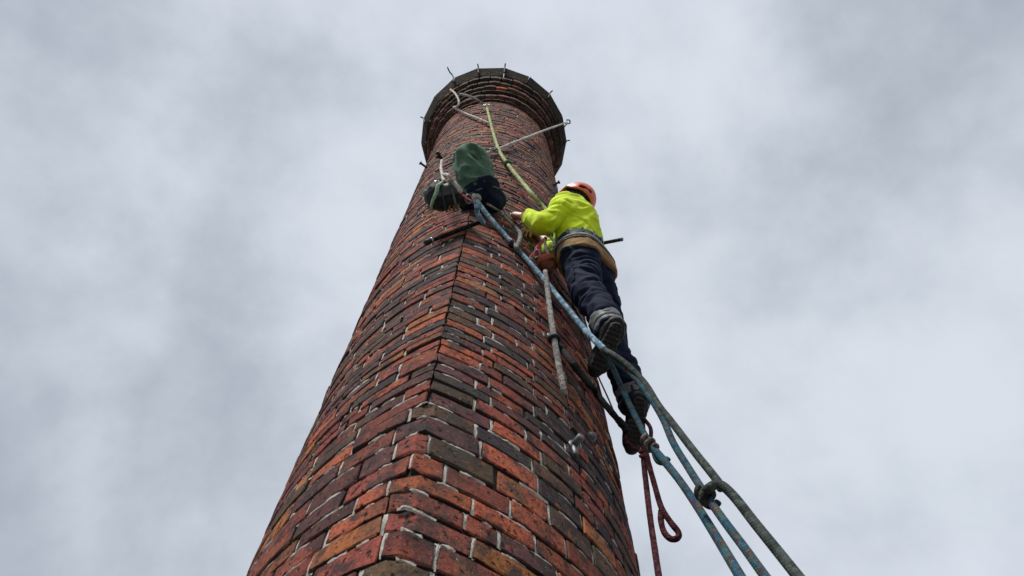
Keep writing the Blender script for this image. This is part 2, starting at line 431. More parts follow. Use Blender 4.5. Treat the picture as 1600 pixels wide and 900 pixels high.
M_['r_blue'] = rope_mat('pale_blue_rope', (.17, .30, .42), [(.30, .43, .54), (.10, .19, .30), (.38, .50, .58)], 70, 5, .8, .6)
M_['r_teal'] = rope_mat('flecked_teal_rope', (.034, .098, .122), [(.018, .07, .14), (.09, .095, .045), (.05, .10, .10), (.018, .07, .155), (.03, .08, .10), (.12, .022, .036)], 125, 7, .85, .62)
M_['r_grey'] = rope_mat('grey_green_rope', (.042, .056, .053), [(.065, .08, .074), (.026, .036, .034)], 60, 5, .75, .5, .35)
M_['r_white'] = rope_mat('off_white_rope', (.50, .48, .45), [(.60, .58, .55), (.36, .35, .33)], 70, 5, .8, .4)
M_['r_lime'] = rope_mat('pale_lime_rope', (.36, .43, .20), [(.48, .52, .30), (.24, .32, .10)], 70, 5, .8, .5)
M_['r_mint'] = rope_mat('mint_tape', (.34, .52, .36), [(.5, .6, .46), (.2, .4, .25)], 70, 5, .7, .5)
M_['r_red'] = rope_mat('burgundy_rope', (.062, .015, .021), [(.11, .034, .042), (.034, .010, .014)], 90, 6, .9, .6, .8)
M_['r_pink'] = rope_mat('coral_sling', (.55, .10, .12), [(.62, .22, .24), (.42, .05, .08)], 60, 4, .8, .5)
M_['r_ash'] = rope_mat('ash_grey_rope', (.26, .25, .24), [(.36, .35, .33), (.16, .155, .15)], 110, 7, .95, .6, .9)
M_['r_dark'] = rope_mat('dark_brown_rope', (.035, .034, .030), [(.06, .058, .05), (.02, .02, .018)], 60, 5, .85, .5, .5)
M_['r_ash2'] = rope_mat('dusty_pink_rope', (.20, .15, .145), [(.28, .22, .21), (.12, .09, .09)], 90, 6, .9, .6, .8)
M_['r_black'] = rope_mat('tarred_rope', (.010, .010, .009), [(.024, .024, .02), (.006, .006, .006)], 80, 5, .8, .5, .7)

# ------------------------------------------------------------------ ground (below the frame)
def ground():
    m, t, b = new_mat('gravel_ground'); p = pos(t)
    c = ramp(t, nz(t, p, .8, 8, .7), [(.35, (.10, .095, .085)), (.65, (.20, .19, .17))]).outputs[0]
    c = mixc(t, ramp(t, nz(t, p, 60, 3), [(.45, (0, 0, 0)), (.6, (.6, .6, .6))]).outputs[0], c, (.26, .25, .235))
    t.links.new(c, b.inputs['Base Color']); b.inputs['Roughness'].default_value = .95; bump(t, b, nz(t, p, 60, 3), .6, .02)
    s = 2500; link('ground', mesh('ground', [(-s, -s, 0), (s, -s, 0), (s, s, 0), (-s, s, 0)], [(0, 1, 2, 3)]), m, kind='structure')
ground()

# ------------------------------------------------------------------ the chimney
chim = empty('brick_chimney', (AX[0], AX[1], 0), label='tall weathered red brick chimney with a dark corbelled top', cat='chimney')
ZOBS = [1.109, 1.214, 1.273, 1.361, 1.415, 1.503, 1.62, 1.71, 1.783, 1.862, 1.929, 2.002, 2.047, 2.138, 2.207, 2.264, 2.323, 2.379, 2.44, 2.525, 2.589, 2.667, 2.753, 2.831, 2.918, 2.972, 3.034, 3.119, 3.176, 3.252, 3.337, 3.452, 3.528, 3.593, 3.665]
zo = np.array(ZOBS) + 1.6
dz = np.diff(zo); dz = np.convolve(np.r_[dz[0], dz, dz[-1]], [.25, .5, .25], 'valid'); dz *= (zo[-1] - zo[0]) / dz.sum()
zo = np.r_[zo[0], zo[0] + np.cumsum(dz)]
nlow = round(zo[0] / .080); lowz = np.linspace(0, zo[0], nlow + 1)[:-1]
nup = round((ZT - zo[-1]) / .0745); upz = np.linspace(zo[-1], ZT, nup + 1)[1:]
ZS = np.r_[lowz, zo, upz]

PAL_LOW = [(.32, (.25, .060, .042)), (.21, (.38, .096, .045)), (.06, (.42, .145, .045)), (.22, (.120, .045, .044)), (.15, (.036, .034, .041)), (.10, (.095, .062, .036))]
PAL_UP = [(.36, (.30, .105, .075)), (.18, (.40, .145, .085)), (.18, (.20, .10, .082)), (.13, (.11, .09, .07)), (.09, (.15, .125, .085)), (.06, (.36, .16, .075))]
def pick(pal, rg):
    q = rg.random() * sum(a for a, _ in pal)
    for a, c in pal:
        q -= a
        if q <= 0: break
    s = .68 + .66 * rg.random(); return tuple(min(1, x * s * (.93 + .14 * rg.random())) for x in c)
def brick_geo(th0, th1, z0, z1, cols, rg, proud=0.0, depth=.06, rfun=None, rows=(0, .055, .945, 1)):
    rf = rfun or rho; V = []; Fc = []; nu, nv = len(cols), len(rows)
    wave = [rg.uniform(-.0048, .0048) for _ in range(4)]
    for j, v in enumerate(rows):
        for i, u in enumerate(cols):
            eu = i in (0, nu - 1); ev = j in (0, nv - 1)
            th = th0 + (th1 - th0) * u; z = z0 + (z1 - z0) * v
            inn = (.0025 + .004 * rg.random()) * (eu + ev) + (.018 * rg.random() ** 3 if eu and ev else 0)
            r = float(rf(th, z)) + proud - inn + rg.uniform(-.0015, .0015)
            z += wave[(i + j) % 4] * (1.0 if ev else .3) ; th += rg.uniform(-.003, .003) * (1 if eu else .3) / .7
            a = BASE_ANG + th; V.append((AX[0] + r * math.cos(a), AX[1] + r * math.sin(a), z))
    for j in range(nv - 1):
        for i in range(nu - 1): Fc.append((j * nu + i, j * nu + i + 1, (j + 1) * nu + i + 1, (j + 1) * nu + i))
    per = [i for i in range(nu)] + [j * nu + nu - 1 for j in range(1, nv)] + [(nv - 1) * nu + i for i in range(nu - 2, -1, -1)] + [j * nu for j in range(nv - 2, 0, -1)]
    b = len(V)
    for q in per:
        x, y, z = V[q]; dx, dy = AX[0] - x, AX[1] - y; l = math.hypot(dx, dy); V.append((x + dx / l * depth, y + dy / l * depth, z))
    m = len(per)
    for k in range(m): k2 = (k + 1) % m; Fc.append((per[k2], per[k], b + k, b + k2))
    return V, Fc
NSIDE = lambda cols, rows: 2 * (len(cols) - 1 + len(rows) - 1)
def proj(p):
    v = np.asarray(p) - CAM; c = v @ _f
    if c <= .05: return None
    xx = FPX * (v @ _r) / c; yy = FPX * (v @ _u) / c
    return 800 + cr * xx - sr * yy, 450 - (sr * xx + cr * yy)
def view_area(th0, th1, z0, z1):
    q = [proj(wpt(a, z)) for a, z in ((th0, z0), (th1, z0), (th1, z1), (th0, z1))]
    if any(x is None for x in q): return 0
    c = np.mean(q, 0)
    if not (-20 < c[0] < 1620 and -20 < c[1] < 925): return 0
    s = 0
    for i in range(4): x0, y0 = q[i]; x1, y1 = q[(i + 1) % 4]; s += x0 * y1 - x1 * y0
    return max(0, -s / 2)

rg = random.Random(21)
bricks = []; perp = []; beds = []
GAP = .0125
for ci in range(len(ZS) - 1):
    GAP = .0125 if ZS[ci] < 5.0 else .0095
    z0, z1 = ZS[ci] + GAP / 2, ZS[ci + 1] - GAP / 2; zc = (z0 + z1) / 2; R = float(rho(2.5, zc))
    seam = 1.75 + 1.6 < zc < 6.6
    start = TH_R if seam else TH_R + rg.uniform(-.16, .16)
    odd = ci % 2
    def adv(th, ln):
        for _ in range(3):
            r0_ = float(rho(th, zc)); r1_ = float(rho(th + .02, zc)); th += ln / 3 / math.hypot(r0_, (r1_ - r0_) / .02)
        return th
    edges = [start]; first = True; thend = start + 2 * PI
    while edges[-1] < thend - .05:
        ln = .226 + rg.gauss(0, .008)
        if rg.random() < .20: ln = .112 + rg.gauss(0, .006)
        if first and seam: ln = (.165 if odd else .232) + rg.gauss(0, .012)
        first = False
        e2 = adv(edges[-1], ln)
        if thend - e2 < .07: e2 = thend
        edges.append(e2)
    # mirror the left side so that both sides of the arris start with a whole brick end
    if seam: pass
    for a, b2 in zip(edges[:-1], edges[1:]):
        ga = GAP / R / 2 * (.8 + .5 * rg.random()) * R / math.hypot(float(rho(a, zc)), (float(rho(a + .02, zc)) - float(rho(a, zc))) / .02)
        onseam_a = seam and abs(a - start) < 1e-6; onseam_b = seam and abs(b2 - thend) < 1e-6
        t0 = a + (ga * .55 if onseam_a else ga); t1 = b2 - (ga * .55 if onseam_b else ga)
        ar = view_area(t0 - 2 * PI if t0 > PI else t0, t1 - 2 * PI if t1 > PI else t1, z0, z1)
        bricks.append((ar, t0, t1, z0, z1, rg.random()))
        if not onseam_a and rg.random() < (.86 if zc < 6.2 else .45): perp.append((a, z0 - GAP / 2, z1 + GAP / 2, R))
        for _ in range(3):
            if rg.random() < (.62 if zc < 3.4 else .30 if zc < 5 else .10):
                u0 = rg.random() * .7; u1 = min(1.03, u0 + rg.uniform(.15, .5)); beds.append((t0 + (t1 - t0) * u0, t0 + (t1 - t0) * u1, ZS[ci + 1]))
bricks.sort(key=lambda q: -q[0])
def tint_attr(me, cols):
    at = me.color_attributes.new('tint', 'FLOAT_COLOR', 'POINT'); at.data.foreach_set('color', np.asarray(cols, np.float32).ravel())
def brick_col(zc):
    k = min(1, max(0, (zc - 5.0) / 3.5)); return pick(PAL_UP if rg.random() < k else PAL_LOW, rg)
for ar, t0, t1, z0, z1, rnd in bricks[:300]:
    V, Fc = brick_geo(t0, t1, z0, z1, (0, .022, .36, .68, .978, 1), rg, rg.gauss(0, .0022))
    me = mesh('brick', V, Fc); c = brick_col(z0); tint_attr(me, [(*c, 1)] * len(V))
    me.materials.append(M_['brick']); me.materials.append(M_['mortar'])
    me.polygons.foreach_set('material_index', [0] * 15 + [1] * (len(Fc) - 15))  # side faces coloured dark: mortar residue plus painted shade inside the joints
    recentre(link('brick', me, M_['brick'], chim, smooth=False))
SV, SF, SCo, SM = [], [], [], []
def stuff_add(V, Fc, c, nf=12):
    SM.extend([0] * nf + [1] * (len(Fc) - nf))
    b = len(SV); SV.extend(V); SF.extend(tuple(b + i for i in q) for q in Fc); SCo.extend([(*c, 1)] * len(V))
for ar, t0, t1, z0, z1, rnd in bricks[300:]:
    V, Fc = brick_geo(t0, t1, z0, z1, (0, .04, .5, .96, 1), rg, rg.gauss(0, .003), rows=(0, .08, .92, 1)); stuff_add(V, Fc, brick_col(z0))
me = mesh('brickwork', SV, SF); tint_attr(me, SCo); me.materials.append(M_['brick']); me.materials.append(M_['mortar']); me.polygons.foreach_set('material_index', SM); link('brickwork', me, M_['brick'], chim, smooth=False, kind='stuff')  # same dark side faces here, joint shade put into the colour

# sooty mortar core behind the bricks, and pale lime pointing in the upright joints
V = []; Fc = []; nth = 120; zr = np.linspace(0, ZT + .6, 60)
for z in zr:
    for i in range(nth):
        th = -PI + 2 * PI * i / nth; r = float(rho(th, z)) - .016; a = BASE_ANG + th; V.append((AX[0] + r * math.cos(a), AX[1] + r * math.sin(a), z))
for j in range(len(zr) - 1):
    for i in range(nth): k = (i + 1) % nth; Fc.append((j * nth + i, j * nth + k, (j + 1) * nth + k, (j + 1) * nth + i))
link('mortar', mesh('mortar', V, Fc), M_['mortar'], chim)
V = []; Fc = []
def patch(t0, t1, z0, z1, inn):
    for sgn in (0,):
        b = len(V); nu, nv = 4, 3
        for j in range(nv + 1):
            for i in range(nu + 1):
                th = t0 + (t1 - t0) * i / nu + rg.uniform(-.0025, .0025); z = z0 + (z1 - z0) * j / nv + rg.uniform(-.0028, .0028)
                r = float(rho(th, z)) - inn + rg.uniform(-.0025, .0015) - (.004 if i in (0, nu) or j in (0, nv) else 0)
                a = BASE_ANG + th; V.append((AX[0] + r * math.cos(a), AX[1] + r * math.sin(a), z))
        for j in range(nv):
            for i in range(nu): q = b + j * (nu + 1) + i; Fc.append((q, q + 1, q + nu + 2, q + nu + 1))
for a, z0, z1, R in perp:
    wdt = (GAP * .55 + rg.random() * .004) / math.hypot(float(rho(a, z0)), (float(rho(a + .02, z0)) - float(rho(a, z0))) / .02); lo = rg.random() * .25 * (z1 - z0); patch(a - wdt, a + wdt, z0 + lo, z1 + .003, .0055)
for t0, t1, z in beds: patch(t0, t1, z - GAP * .5 - .003, z + GAP * (.55 if rg.random() < .4 else rg.uniform(.0, .3)), .0010)
link('pointing', mesh('pointing', V, Fc), M_['pointing'], chim, smooth=False, kind='stuff')

# corbelled head: oversailing courses of bricks
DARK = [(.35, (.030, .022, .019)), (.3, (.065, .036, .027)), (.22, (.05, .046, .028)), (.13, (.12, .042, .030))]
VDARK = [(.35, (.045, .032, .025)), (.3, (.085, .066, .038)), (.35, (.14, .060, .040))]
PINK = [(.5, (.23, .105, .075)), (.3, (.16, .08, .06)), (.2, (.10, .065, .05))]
SV, SF, SCo = [], [], []
zc = ZT
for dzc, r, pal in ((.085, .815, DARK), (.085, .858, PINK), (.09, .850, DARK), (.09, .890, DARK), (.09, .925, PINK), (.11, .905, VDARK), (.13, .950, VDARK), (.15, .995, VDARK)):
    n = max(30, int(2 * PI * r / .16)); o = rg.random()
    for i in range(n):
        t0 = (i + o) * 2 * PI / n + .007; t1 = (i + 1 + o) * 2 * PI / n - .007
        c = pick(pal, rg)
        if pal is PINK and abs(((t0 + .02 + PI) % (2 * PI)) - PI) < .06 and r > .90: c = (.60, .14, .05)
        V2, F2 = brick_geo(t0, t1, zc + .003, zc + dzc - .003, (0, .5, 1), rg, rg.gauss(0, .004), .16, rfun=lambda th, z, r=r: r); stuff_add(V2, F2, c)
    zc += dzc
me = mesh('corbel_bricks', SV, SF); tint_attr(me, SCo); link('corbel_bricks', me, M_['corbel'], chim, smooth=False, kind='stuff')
# flared coping of flat segments, each its own stone
NP_ = 18; ZC0, ZC1 = zc + .004, zc + .24
P0 = -.30
for i in range(NP_):
    t0 = P0 + 2 * PI * i / NP_ + .006; t1 = P0 + 2 * PI * (i + 1) / NP_ - .006
    def q(th, r, z): a = BASE_ANG + th; return (AX[0] + r * math.cos(a), AX[1] + r * math.sin(a), z)
    j0, j1 = rg.uniform(-.006, .006), rg.uniform(-.006, .006)
    V = [q(t0, .80, ZC0), q(t1, .80, ZC0), q(t1, 1.010 + j0, ZC0), q(t0, 1.010 + j0, ZC0),
         q(t0, 1.018 + j0, ZC0 + .02), q(t1, 1.018 + j0, ZC0 + .02), q(t0, 1.090 + j1, ZC1 - .03), q(t1, 1.090 + j1, ZC1 - .03),
         q(t0, 1.08 + j1, ZC1), q(t1, 1.08 + j1, ZC1), q(t0, .66, ZC1 + .03), q(t1, .66, ZC1 + .03), q(t0, .66, ZC0 + .1), q(t1, .66, ZC0 + .1)]
    Fc = [(0, 1, 2, 3), (3, 2, 5, 4), (4, 5, 7, 6), (6, 7, 9, 8), (8, 9, 11, 10), (10, 11, 13, 12), (12, 13, 1, 0), (0, 3, 4, 6, 8, 10, 12), (1, 13, 11, 9, 7, 5, 2)]
    recentre(link('coping_segment', mesh('coping_segment', V, Fc), M_['coping'], chim, smooth=False))
# iron cramps at some joints of the coping
def cramp(k, kind):
    th = P0 + 2 * PI * k / NP_; a = BASE_ANG + th; n = np.array([math.cos(a), math.sin(a), 0]); tg = np.array([-math.sin(a), math.cos(a), 0])
    c = np.array([AX[0], AX[1], 0]); b = c + n * 1.05 + [0, 0, ZC0 - .01]; m_ = c + n * 1.096 + [0, 0, ZC1 - .02]
    if kind == 'short': pts = [b, m_, m_ + n * .05 + [0, 0, .03]]
    elif kind == 'long': pts = [b + n * .01, m_ + n * .03, m_ + n * .09 - tg * .02 + [0, 0, .07], m_ + n * .16 - tg * .02 + [0, 0, .13]]
    else: pts = [b, m_ + n * .02, m_ + n * .07, m_ + n * .075 - [0, 0, .02] - tg * .05, m_ + n * .03 - tg * .06]
    tube('iron_cramp', pts, .010, M_['iron'], chim, per=6, n=6)
KC = {}
for k in range(NP_):
    th = P0 + 2 * PI * k / NP_; a = BASE_ANG + th
    KC[k] = proj(np.array([AX[0] + 1.09 * math.cos(a), AX[1] + 1.09 * math.sin(a), ZC1]))
def nearest(px, py): return min(KC, key=lambda k: (KC[k][0] - px) ** 2 + (KC[k][1] - py) ** 2)
done = set()
for px, py, kd in ((716, 122, 'long'), (742, 110, 'short'), (773, 105, 'short'), (852, 135, 'short'), (884, 190, 'hook'), (886, 228, 'short'), (661, 188, 'short')):
    k = nearest(px, py)
    if kd == 'hook': k = min((q / 20 for q in range(20 * NP_)), key=lambda u: (lambda c: (c[0] - 886) ** 2 + (c[1] - 193) ** 2)(proj(np.array([AX[0] + 1.09 * math.cos(BASE_ANG + P0 + 2 * PI * u / NP_), AX[1] + 1.09 * math.sin(BASE_ANG + P0 + 2 * PI * u / NP_), ZC1]))))
    if k not in done: done.add(k); cramp(k, kd)

exec_after = []
# pegs and bolts fixed in the brickwork
def peg(px, py, ln, r, mat, name, **k):
    p = W(px, py, -.02); n = wnorm(th_of(p)); return MB().cyl(p - n * .03, p + n * ln, r).build(name, mat, **k)

# ------------------------------------------------------------------ people
def hand_prims(w_, dirv, nrm, side, curl=.7, s=1.0):
    """palm, four unequal curled fingers and a thumb; nrm points out of the back of the hand, side = towards the thumb"""
    d = unit(dirv); n = unit(np.asarray(nrm) - np.dot(nrm, d) * d); sd_ = np.cross(n, d); sd_ = sd_ if np.dot(sd_, side) > 0 else -sd_
    w_ = np.asarray(w_, float); pr = []
    kn = w_ + d * .088 * s
    pr.append((cap(w_, w_ + d * .07 * s, .024 * s, .025 * s, flat=(sd_, 1.55)), .012))
    for i, (o, ln) in enumerate(((.030, .072), (.010, .082), (-.011, .076), (-.030, .058))):
        a = w_ + d * .072 * s + sd_ * o * s; ang = curl * (.55 + .12 * i); segs = (.46, .30, .24); q = a; b = a; th = 0
        for k, fr in enumerate(segs):
            th += ang * (.9, 1.1, .8)[k]; v = d * math.cos(th) - n * math.sin(th); b = q + v * ln * fr * s * 1.15
            pr.append((cap(q, b, (.0098 - .001 * k) * s, (.0090 - .001 * k) * s), .004)); q = b
    t0 = w_ + d * .022 * s + sd_ * .026 * s; t1 = t0 + (d * .5 + sd_ * .6 - n * .35) * .042 * s; t2 = t1 + (d * .85 + sd_ * .1 - n * .5) * .032 * s; t3 = t2 + (d * .9 - n * .5 - sd_ * .1) * .024 * s
    pr += [(cap(t0, t1, .013 * s, .011 * s), .008), (cap(t1, t2, .011 * s, .010 * s), .004), (cap(t2, t3, .010 * s, .008 * s), .004)]
    return pr
def make_person(J, root, jm, hem=.1, scale=1.0, jr=1.0, FA=1.0, flare=.128, hipf=1.0, fdir=None):
    Lx, Fx = J['L'], J['F']; sp = unit(J['chest'] - J['pelvis']); Fs = unit(Fx - np.dot(Fx, sp) * sp); s = scale
    hU, hF = J['hU'], J['hF']; hL = np.cross(hU, hF); hd = J['head']
    body = [cap(J['chest'], J['waist'], .100 * s, .088 * s, flat=(Lx, 1.35)), cap(J['waist'], J['pelvis'], .088 * s, .095 * s, flat=(Lx, 1.3)),
            cap(J['chest'] + sp * .12 * s, J['neck'], .06 * s, .055 * s), (cap(J['neck'], hd - hU * .05, .055 * s, .055 * s), .03),
            (ell(hd, [hF, hL, hU], (.098 * s, .078 * s, .115 * s)), .03),
            (ell(hd + hF * .045 - hU * .07, [hF, hL, hU], (.055 * s, .055 * s, .05 * s)), .03),
            (cap(hd + hF * .096 * s + hU * .012, hd + hF * .118 * s - hU * .022, .009 * s, .015 * s), .012),
            (cap(hd + hF * .088 * s + hU * .03 + hL * .045, hd + hF * .088 * s + hU * .03 - hL * .045, .010 * s), .014),
            (cap(hd + hF * .093 * s - hU * .06 + hL * .02, hd + hF * .093 * s - hU * .06 - hL * .02, .009 * s), .006)]
    for sgn in (1, -1):
        body.append((ell(hd + hL * sgn * .08 * s - hU * .005 - hF * .01, [hF, hL, hU], (.022 * s, .010 * s, .034 * s)), .006))
    for sd_ in 'lr':
        sh, el_, wr = J['sh' + sd_], J['el' + sd_], J['wr' + sd_]
        body += [(cap(J['chest'] + sp * .1 * s, sh, .06 * s, .058 * s), .04), (cap(sh, el_, .050 * s, .040 * s), .02), (cap(el_, wr, .040 * s, .027 * s), .02)]
        body += hand_prims(wr + unit(J['hd' + sd_]) * .012, J['hd' + sd_], J['hn' + sd_], J['hs' + sd_], J.get('curl', .7), s * 1.12)
        hp, kn, an = J['hp' + sd_], J['kn' + sd_], J['an' + sd_]
        body += [(cap(hp, kn, .070 * s, .050 * s), .03), (cap(kn, an, .048 * s, .035 * s), .02), (cap(an, an + J['toe' + sd_] * .16 * s, .035 * s, .03 * s), .02)]
    allp = [v for k, v in J.items() if k[:2] in ('ch', 'wa', 'pe', 'ne', 'he', 'sh', 'el', 'wr', 'hp', 'kn', 'an')]
    lo, hi = bounds(allp, .24)
    sdf_obj('body', union(body), lo, hi, .0055, M_['skin'], root)
    for sgn in (1, -1):
        MB().ball(hd + hF * .088 * s + hU * .008 + hL * sgn * .032, .011, 10).build('eye', M_['eye'], root)
    # hair: a cap over the back and sides of the skull
    hair = inter(grow(ell(hd - hF * .006, [hF, hL, hU], (.098 * s, .080 * s, .115 * s)), .012), lambda p: -((p - (hd + hF * .035 + hU * .02).astype(np.float32)) @ (-hF * .8 + hU * .6).astype(np.float32)), half(hd - hU * .075, -hU))
    sdf_obj('hair', hair, hd - .2, hd + .2, .006, M_['hair'], root, fold=lambda v: .006 * noise.noise(v * 60))
    # jacket
    J['hempt'] = J['waist'] - sp * hem
    jk = [cap(J['chest'] + sp * .06 * s, J['waist'] - sp * (hem + .05), .142 * s * jr, flare * s * jr, flat=(Lx, 1.30), clip=[(J['hempt'], -sp)]),
          (cap(J['chest'] + sp * .12 * s, J['neck'] - sp * .02, .09 * s, .066 * s, clip=[(J['neck'] + sp * .015, sp)]), .05)]
    for sd_ in 'lr':
        sh, el_, wr = J['sh' + sd_], J['el' + sd_], J['wr' + sd_]; ax = unit(wr - el_); ce = J.get('cut' + sd_, .03)
        jk += [(cap(J['chest'] + sp * .1 * s, sh, .085 * s, .078 * s), .05), (cap(sh, el_, .074 * s, .062 * s), .016), (cap(el_, wr, .062 * s, .048 * s, clip=[(wr - ax * ce, ax)]), .02)]
    jf = union(jk)
    def jfold(v):
        if fdir is not None:
            v = v - fdir * (v.dot(fdir) * .72); a = noise.noise(v * 8); b = noise.noise(v * 11 + Vector((4, 1, 7))); c = noise.noise(v * 19 + Vector((2, 8, 1)))
            return .012 * a + .014 * math.exp(-(b / .14) ** 2) - .010 * math.exp(-((b - .32) / .14) ** 2) + .007 * math.exp(-(c / .22) ** 2) - .006
        a = noise.noise(Vector((v.x * 6 + v.z * 4, v.y * 6, v.z * 7))); b = noise.noise(Vector((v.x * 7 + v.z * 9, v.y * 7 - v.z * 8, v.z * 5 + 3))); c = noise.noise(Vector((v.x * 13 - v.z * 6, v.y * 13, v.z * 11 + 9)))
        m = min(1, max(0, .35 + 2.2 * noise.noise(v * 4.3 + Vector((5, 2, 8))))); return FA * (.013 * a - .015 * m * math.exp(-(b / .11) ** 2) + .007 * (1 - m) * math.exp(-(c / .17) ** 2) + .003)
    jk_o = sdf_obj('jacket', jf, lo, hi, .008, jm, root, fold=jfold)
    # trousers
    wl = J['hempt'] + sp * .035
    tr = [cap(J['waist'] - sp * .01, J['pelvis'], .118 * s * min(1, hipf * 1.08), .135 * s * hipf, flat=(Lx, 1.28), clip=[(wl, sp)])]
    for sd_ in 'lr':
        hp, kn, an = J['hp' + sd_], J['kn' + sd_], J['an' + sd_]; ax = unit(an - kn)
        tr += [(cap(hp - Fx * .02, kn, .112 * s * hipf, .084 * s * min(1, hipf * 1.05), clip=[(wl, sp)]), .02), (cap(kn, an + ax * .02, .084 * s, .078 * s, clip=[(an + ax * .015, ax)]), .03)]
    tf = union(tr)
    def tfold(v):
        a = noise.noise(Vector((v.x * 7, v.y * 7 + v.z * 4, v.z * 10))); b = noise.noise(Vector((v.x * 6 - v.z * 5, v.y * 6, v.z * 13))); c = noise.noise(Vector((v.x * 11 + v.z * 9, v.y * 11, v.z * 17 + 4)))
        m = min(1, max(0, .65 + 2.2 * noise.noise(v * 4.9 + Vector((1, 7, 3))))); return .012 * a - .019 * m * math.exp(-(b / .13) ** 2) + .008 * math.exp(-(c / .2) ** 2) + .003
    tr_o = sdf_obj('trousers', tf, lo, hi, .008, M_['navy'], root, fold=tfold)
    # boots
    sb = s * 1.03
    for sd_ in 'lr':
        an = J['an' + sd_]; ax = unit(an - J['kn' + sd_]); t = unit(J['toe' + sd_]); up = unit(-J['sole' + sd_]); t = unit(t - np.dot(t, up) * up); side = np.cross(up, t)
        heel = an - up * .055 * sb - t * .045 * s; toe = heel + t * .275 * sb
        bt = union([cap(an - ax * .06, an + up * -.02, .058 * sb, .060 * sb), (ell(an - up * .045 + t * .02, [t, side, up], (.095 * sb, .052 * sb, .062 * sb)), .03),
                    (ell(heel + t * .19 * sb + up * .02, [t, side, up], (.10 * sb, .054 * sb, .046 * sb)), .03)])
        bo = sdf_obj('boot', inter(bt, half(heel - up * .012, -up)), an - .36, an + .36, .006, M_['boot'], root, fold=lambda v: .003 * noise.noise(v * 50))
        m = heel + t * .115 * sb - up * .018
        so = union([cap(heel - up * .018 + t * .03 * sb, heel - up * .018 + t * .075 * sb, .036 * sb, .038 * sb), (cap(heel + t * .15 * sb - up * .018, heel + t * .215 * sb - up * .018, .049 * sb, .047 * sb), .05)], .05)
        trd = lambda p: .005 * np.sign(np.sin((p @ t.astype(np.float32)) * 260))
        sdf_obj('sole', lambda p: np.maximum(so(p), np.abs((p - m.astype(np.float32)) @ up.astype(np.float32)) - .017 - trd(p) * .6), an - .36, an + .36, .005, M_['sole'], bo)
    return jf, tf, lo, hi, sp, jk_o, tr_o, union([jk[0], tf], .02)

# ---- right-hand climber in the hi-vis top
C1 = PK(899, 351, 4.22)
F1 = unit([-.8, .6, 0]); L1 = unit([-.6, -.8, 0])
J = dict(F=F1, L=L1, chest=C1, waist=PK(906, 386, 4.06), pelvis=PK(913, 412, 3.97), neck=PK(894, 328, 4.42), head=PK(897, 318, 4.58))
S_ = ray(900, 310)
J['hU'] = unit(S_ * .86 + np.array([1, 0, 0]) * .27 + _u * .36); J['hF'] = unit(F1 - np.dot(F1, J['hU']) * J['hU'])
spn = unit(J['chest'] - J['pelvis'])
J['shl'] = PK(880, 330, 4.13); J['shr'] = PK(915, 350, 4.50)
J['ell'] = PK(851, 351, 3.98); J['wrl'] = PK(819, 339, 4.30)
J['elr'] = PK(868, 392, 4.20); J['wrr'] = PK(840, 366, 4.40)
HL = W(800, 336, .03); HR = W(824, 356, .04)
J['hdl'] = unit(HL - J['wrl']); J['hdr'] = unit(HR - J['wrr'])
J['hnl'] = unit(np.array([-.1, -.6, .7])); J['hnr'] = unit(np.array([.2, -.7, .4])); J['hsl'] = np.array([1, 0, .3]); J['hsr'] = np.array([-1, 0, .3]); J['curl'] = .95
J['hpl'] = J['pelvis'] + L1 * .085; J['hpr'] = J['pelvis'] - L1 * .085
J['knl'] = PK(918, 456, 3.58); J['anl'] = PK(954, 515, 3.27)
J['knr'] = PK(952, 520, 3.82); J['anr'] = PK(992, 634, 3.50)
J['toel'] = unit([-.40, .90, -.05]); J['toer'] = unit([-.16, .95, -.32]); J['solel'] = unit([.1, -.35, -.93]); J['soler'] = unit([.05, -.55, -.84])
J['cutl'] = .085; J['cutr'] = .16
man = empty('person', J['pelvis'], label='climber in yellow top, navy trousers and orange helmet, leaning back beside the chimney', cat='person')
jf, tf, lo, hi, sp, jko, tro, both = make_person(J, man, M_['hivis'], hem=.02, FA=1.45)
# brown undershirt cuff on the left wrist
ax = unit(J['wrl'] - J['ell'])
sdf_obj('cuff', cap(J['wrl'] - ax * .12, J['wrl'] - ax * .02, .046, .038), J['wrl'] - .12, J['wrl'] + .12, .005, M_['cuff'], jko)
wb = J['waist'] - sp * .035
sdf_obj('harness_belt', inter(grow(both, .014), slab(wb, sp, .030), lambda p: -grow(both, -.01)(p)), lo, hi, .007, M_['webbing'], man)
pb = J['waist'] - sp * .125 - L1 * 0.0
pn = unit(sp - F1 * .18)
sdf_obj('padded_belt', inter(grow(both, .024), slab(pb, pn, .062), lambda p: -grow(both, -.01)(p)), lo, hi, .007, M_['tan'], man, fold=lambda v: .005 * noise.noise(v * 30))
sdf_obj('belt_strap', inter(grow(both, .030), slab(pb + pn * .018, pn, .006), lambda p: -grow(both, .0)(p)), lo, hi, .005, M_['webbing'], man)
hc = J['waist'] - sp * .035; Fp = unit(F1 - np.dot(F1, sp) * sp); Lp = np.cross(sp, Fp)
for k in range(8):
    a_ = -1.9 + .5 * k; dr = unit(Lp * math.cos(a_) - Fp * math.sin(a_)); o_ = hc + dr * .05
    for _ in range(60):
        if both(o_[None].astype(np.float32))[0] > .017: break
        o_ = o_ + dr * .005
    sdf_obj('gear_tab', rbox(o_, [np.cross(dr, sp), sp, dr], (.009, .026, .006), .004), o_ - .06, o_ + .06, .004, M_['reflect'] if k % 3 == 0 else M_['webbing'], man)
pkc = PK(884, 432, 3.62); ptd = unit(J['knl'] - J['hpl']); pvd = unit(ray(884, 432) - np.dot(ray(884, 432), ptd) * ptd); psd = np.cross(ptd, pvd)
legs_ = cap(J['hpl'] - F1 * .02, J['knl'], .112, .084)
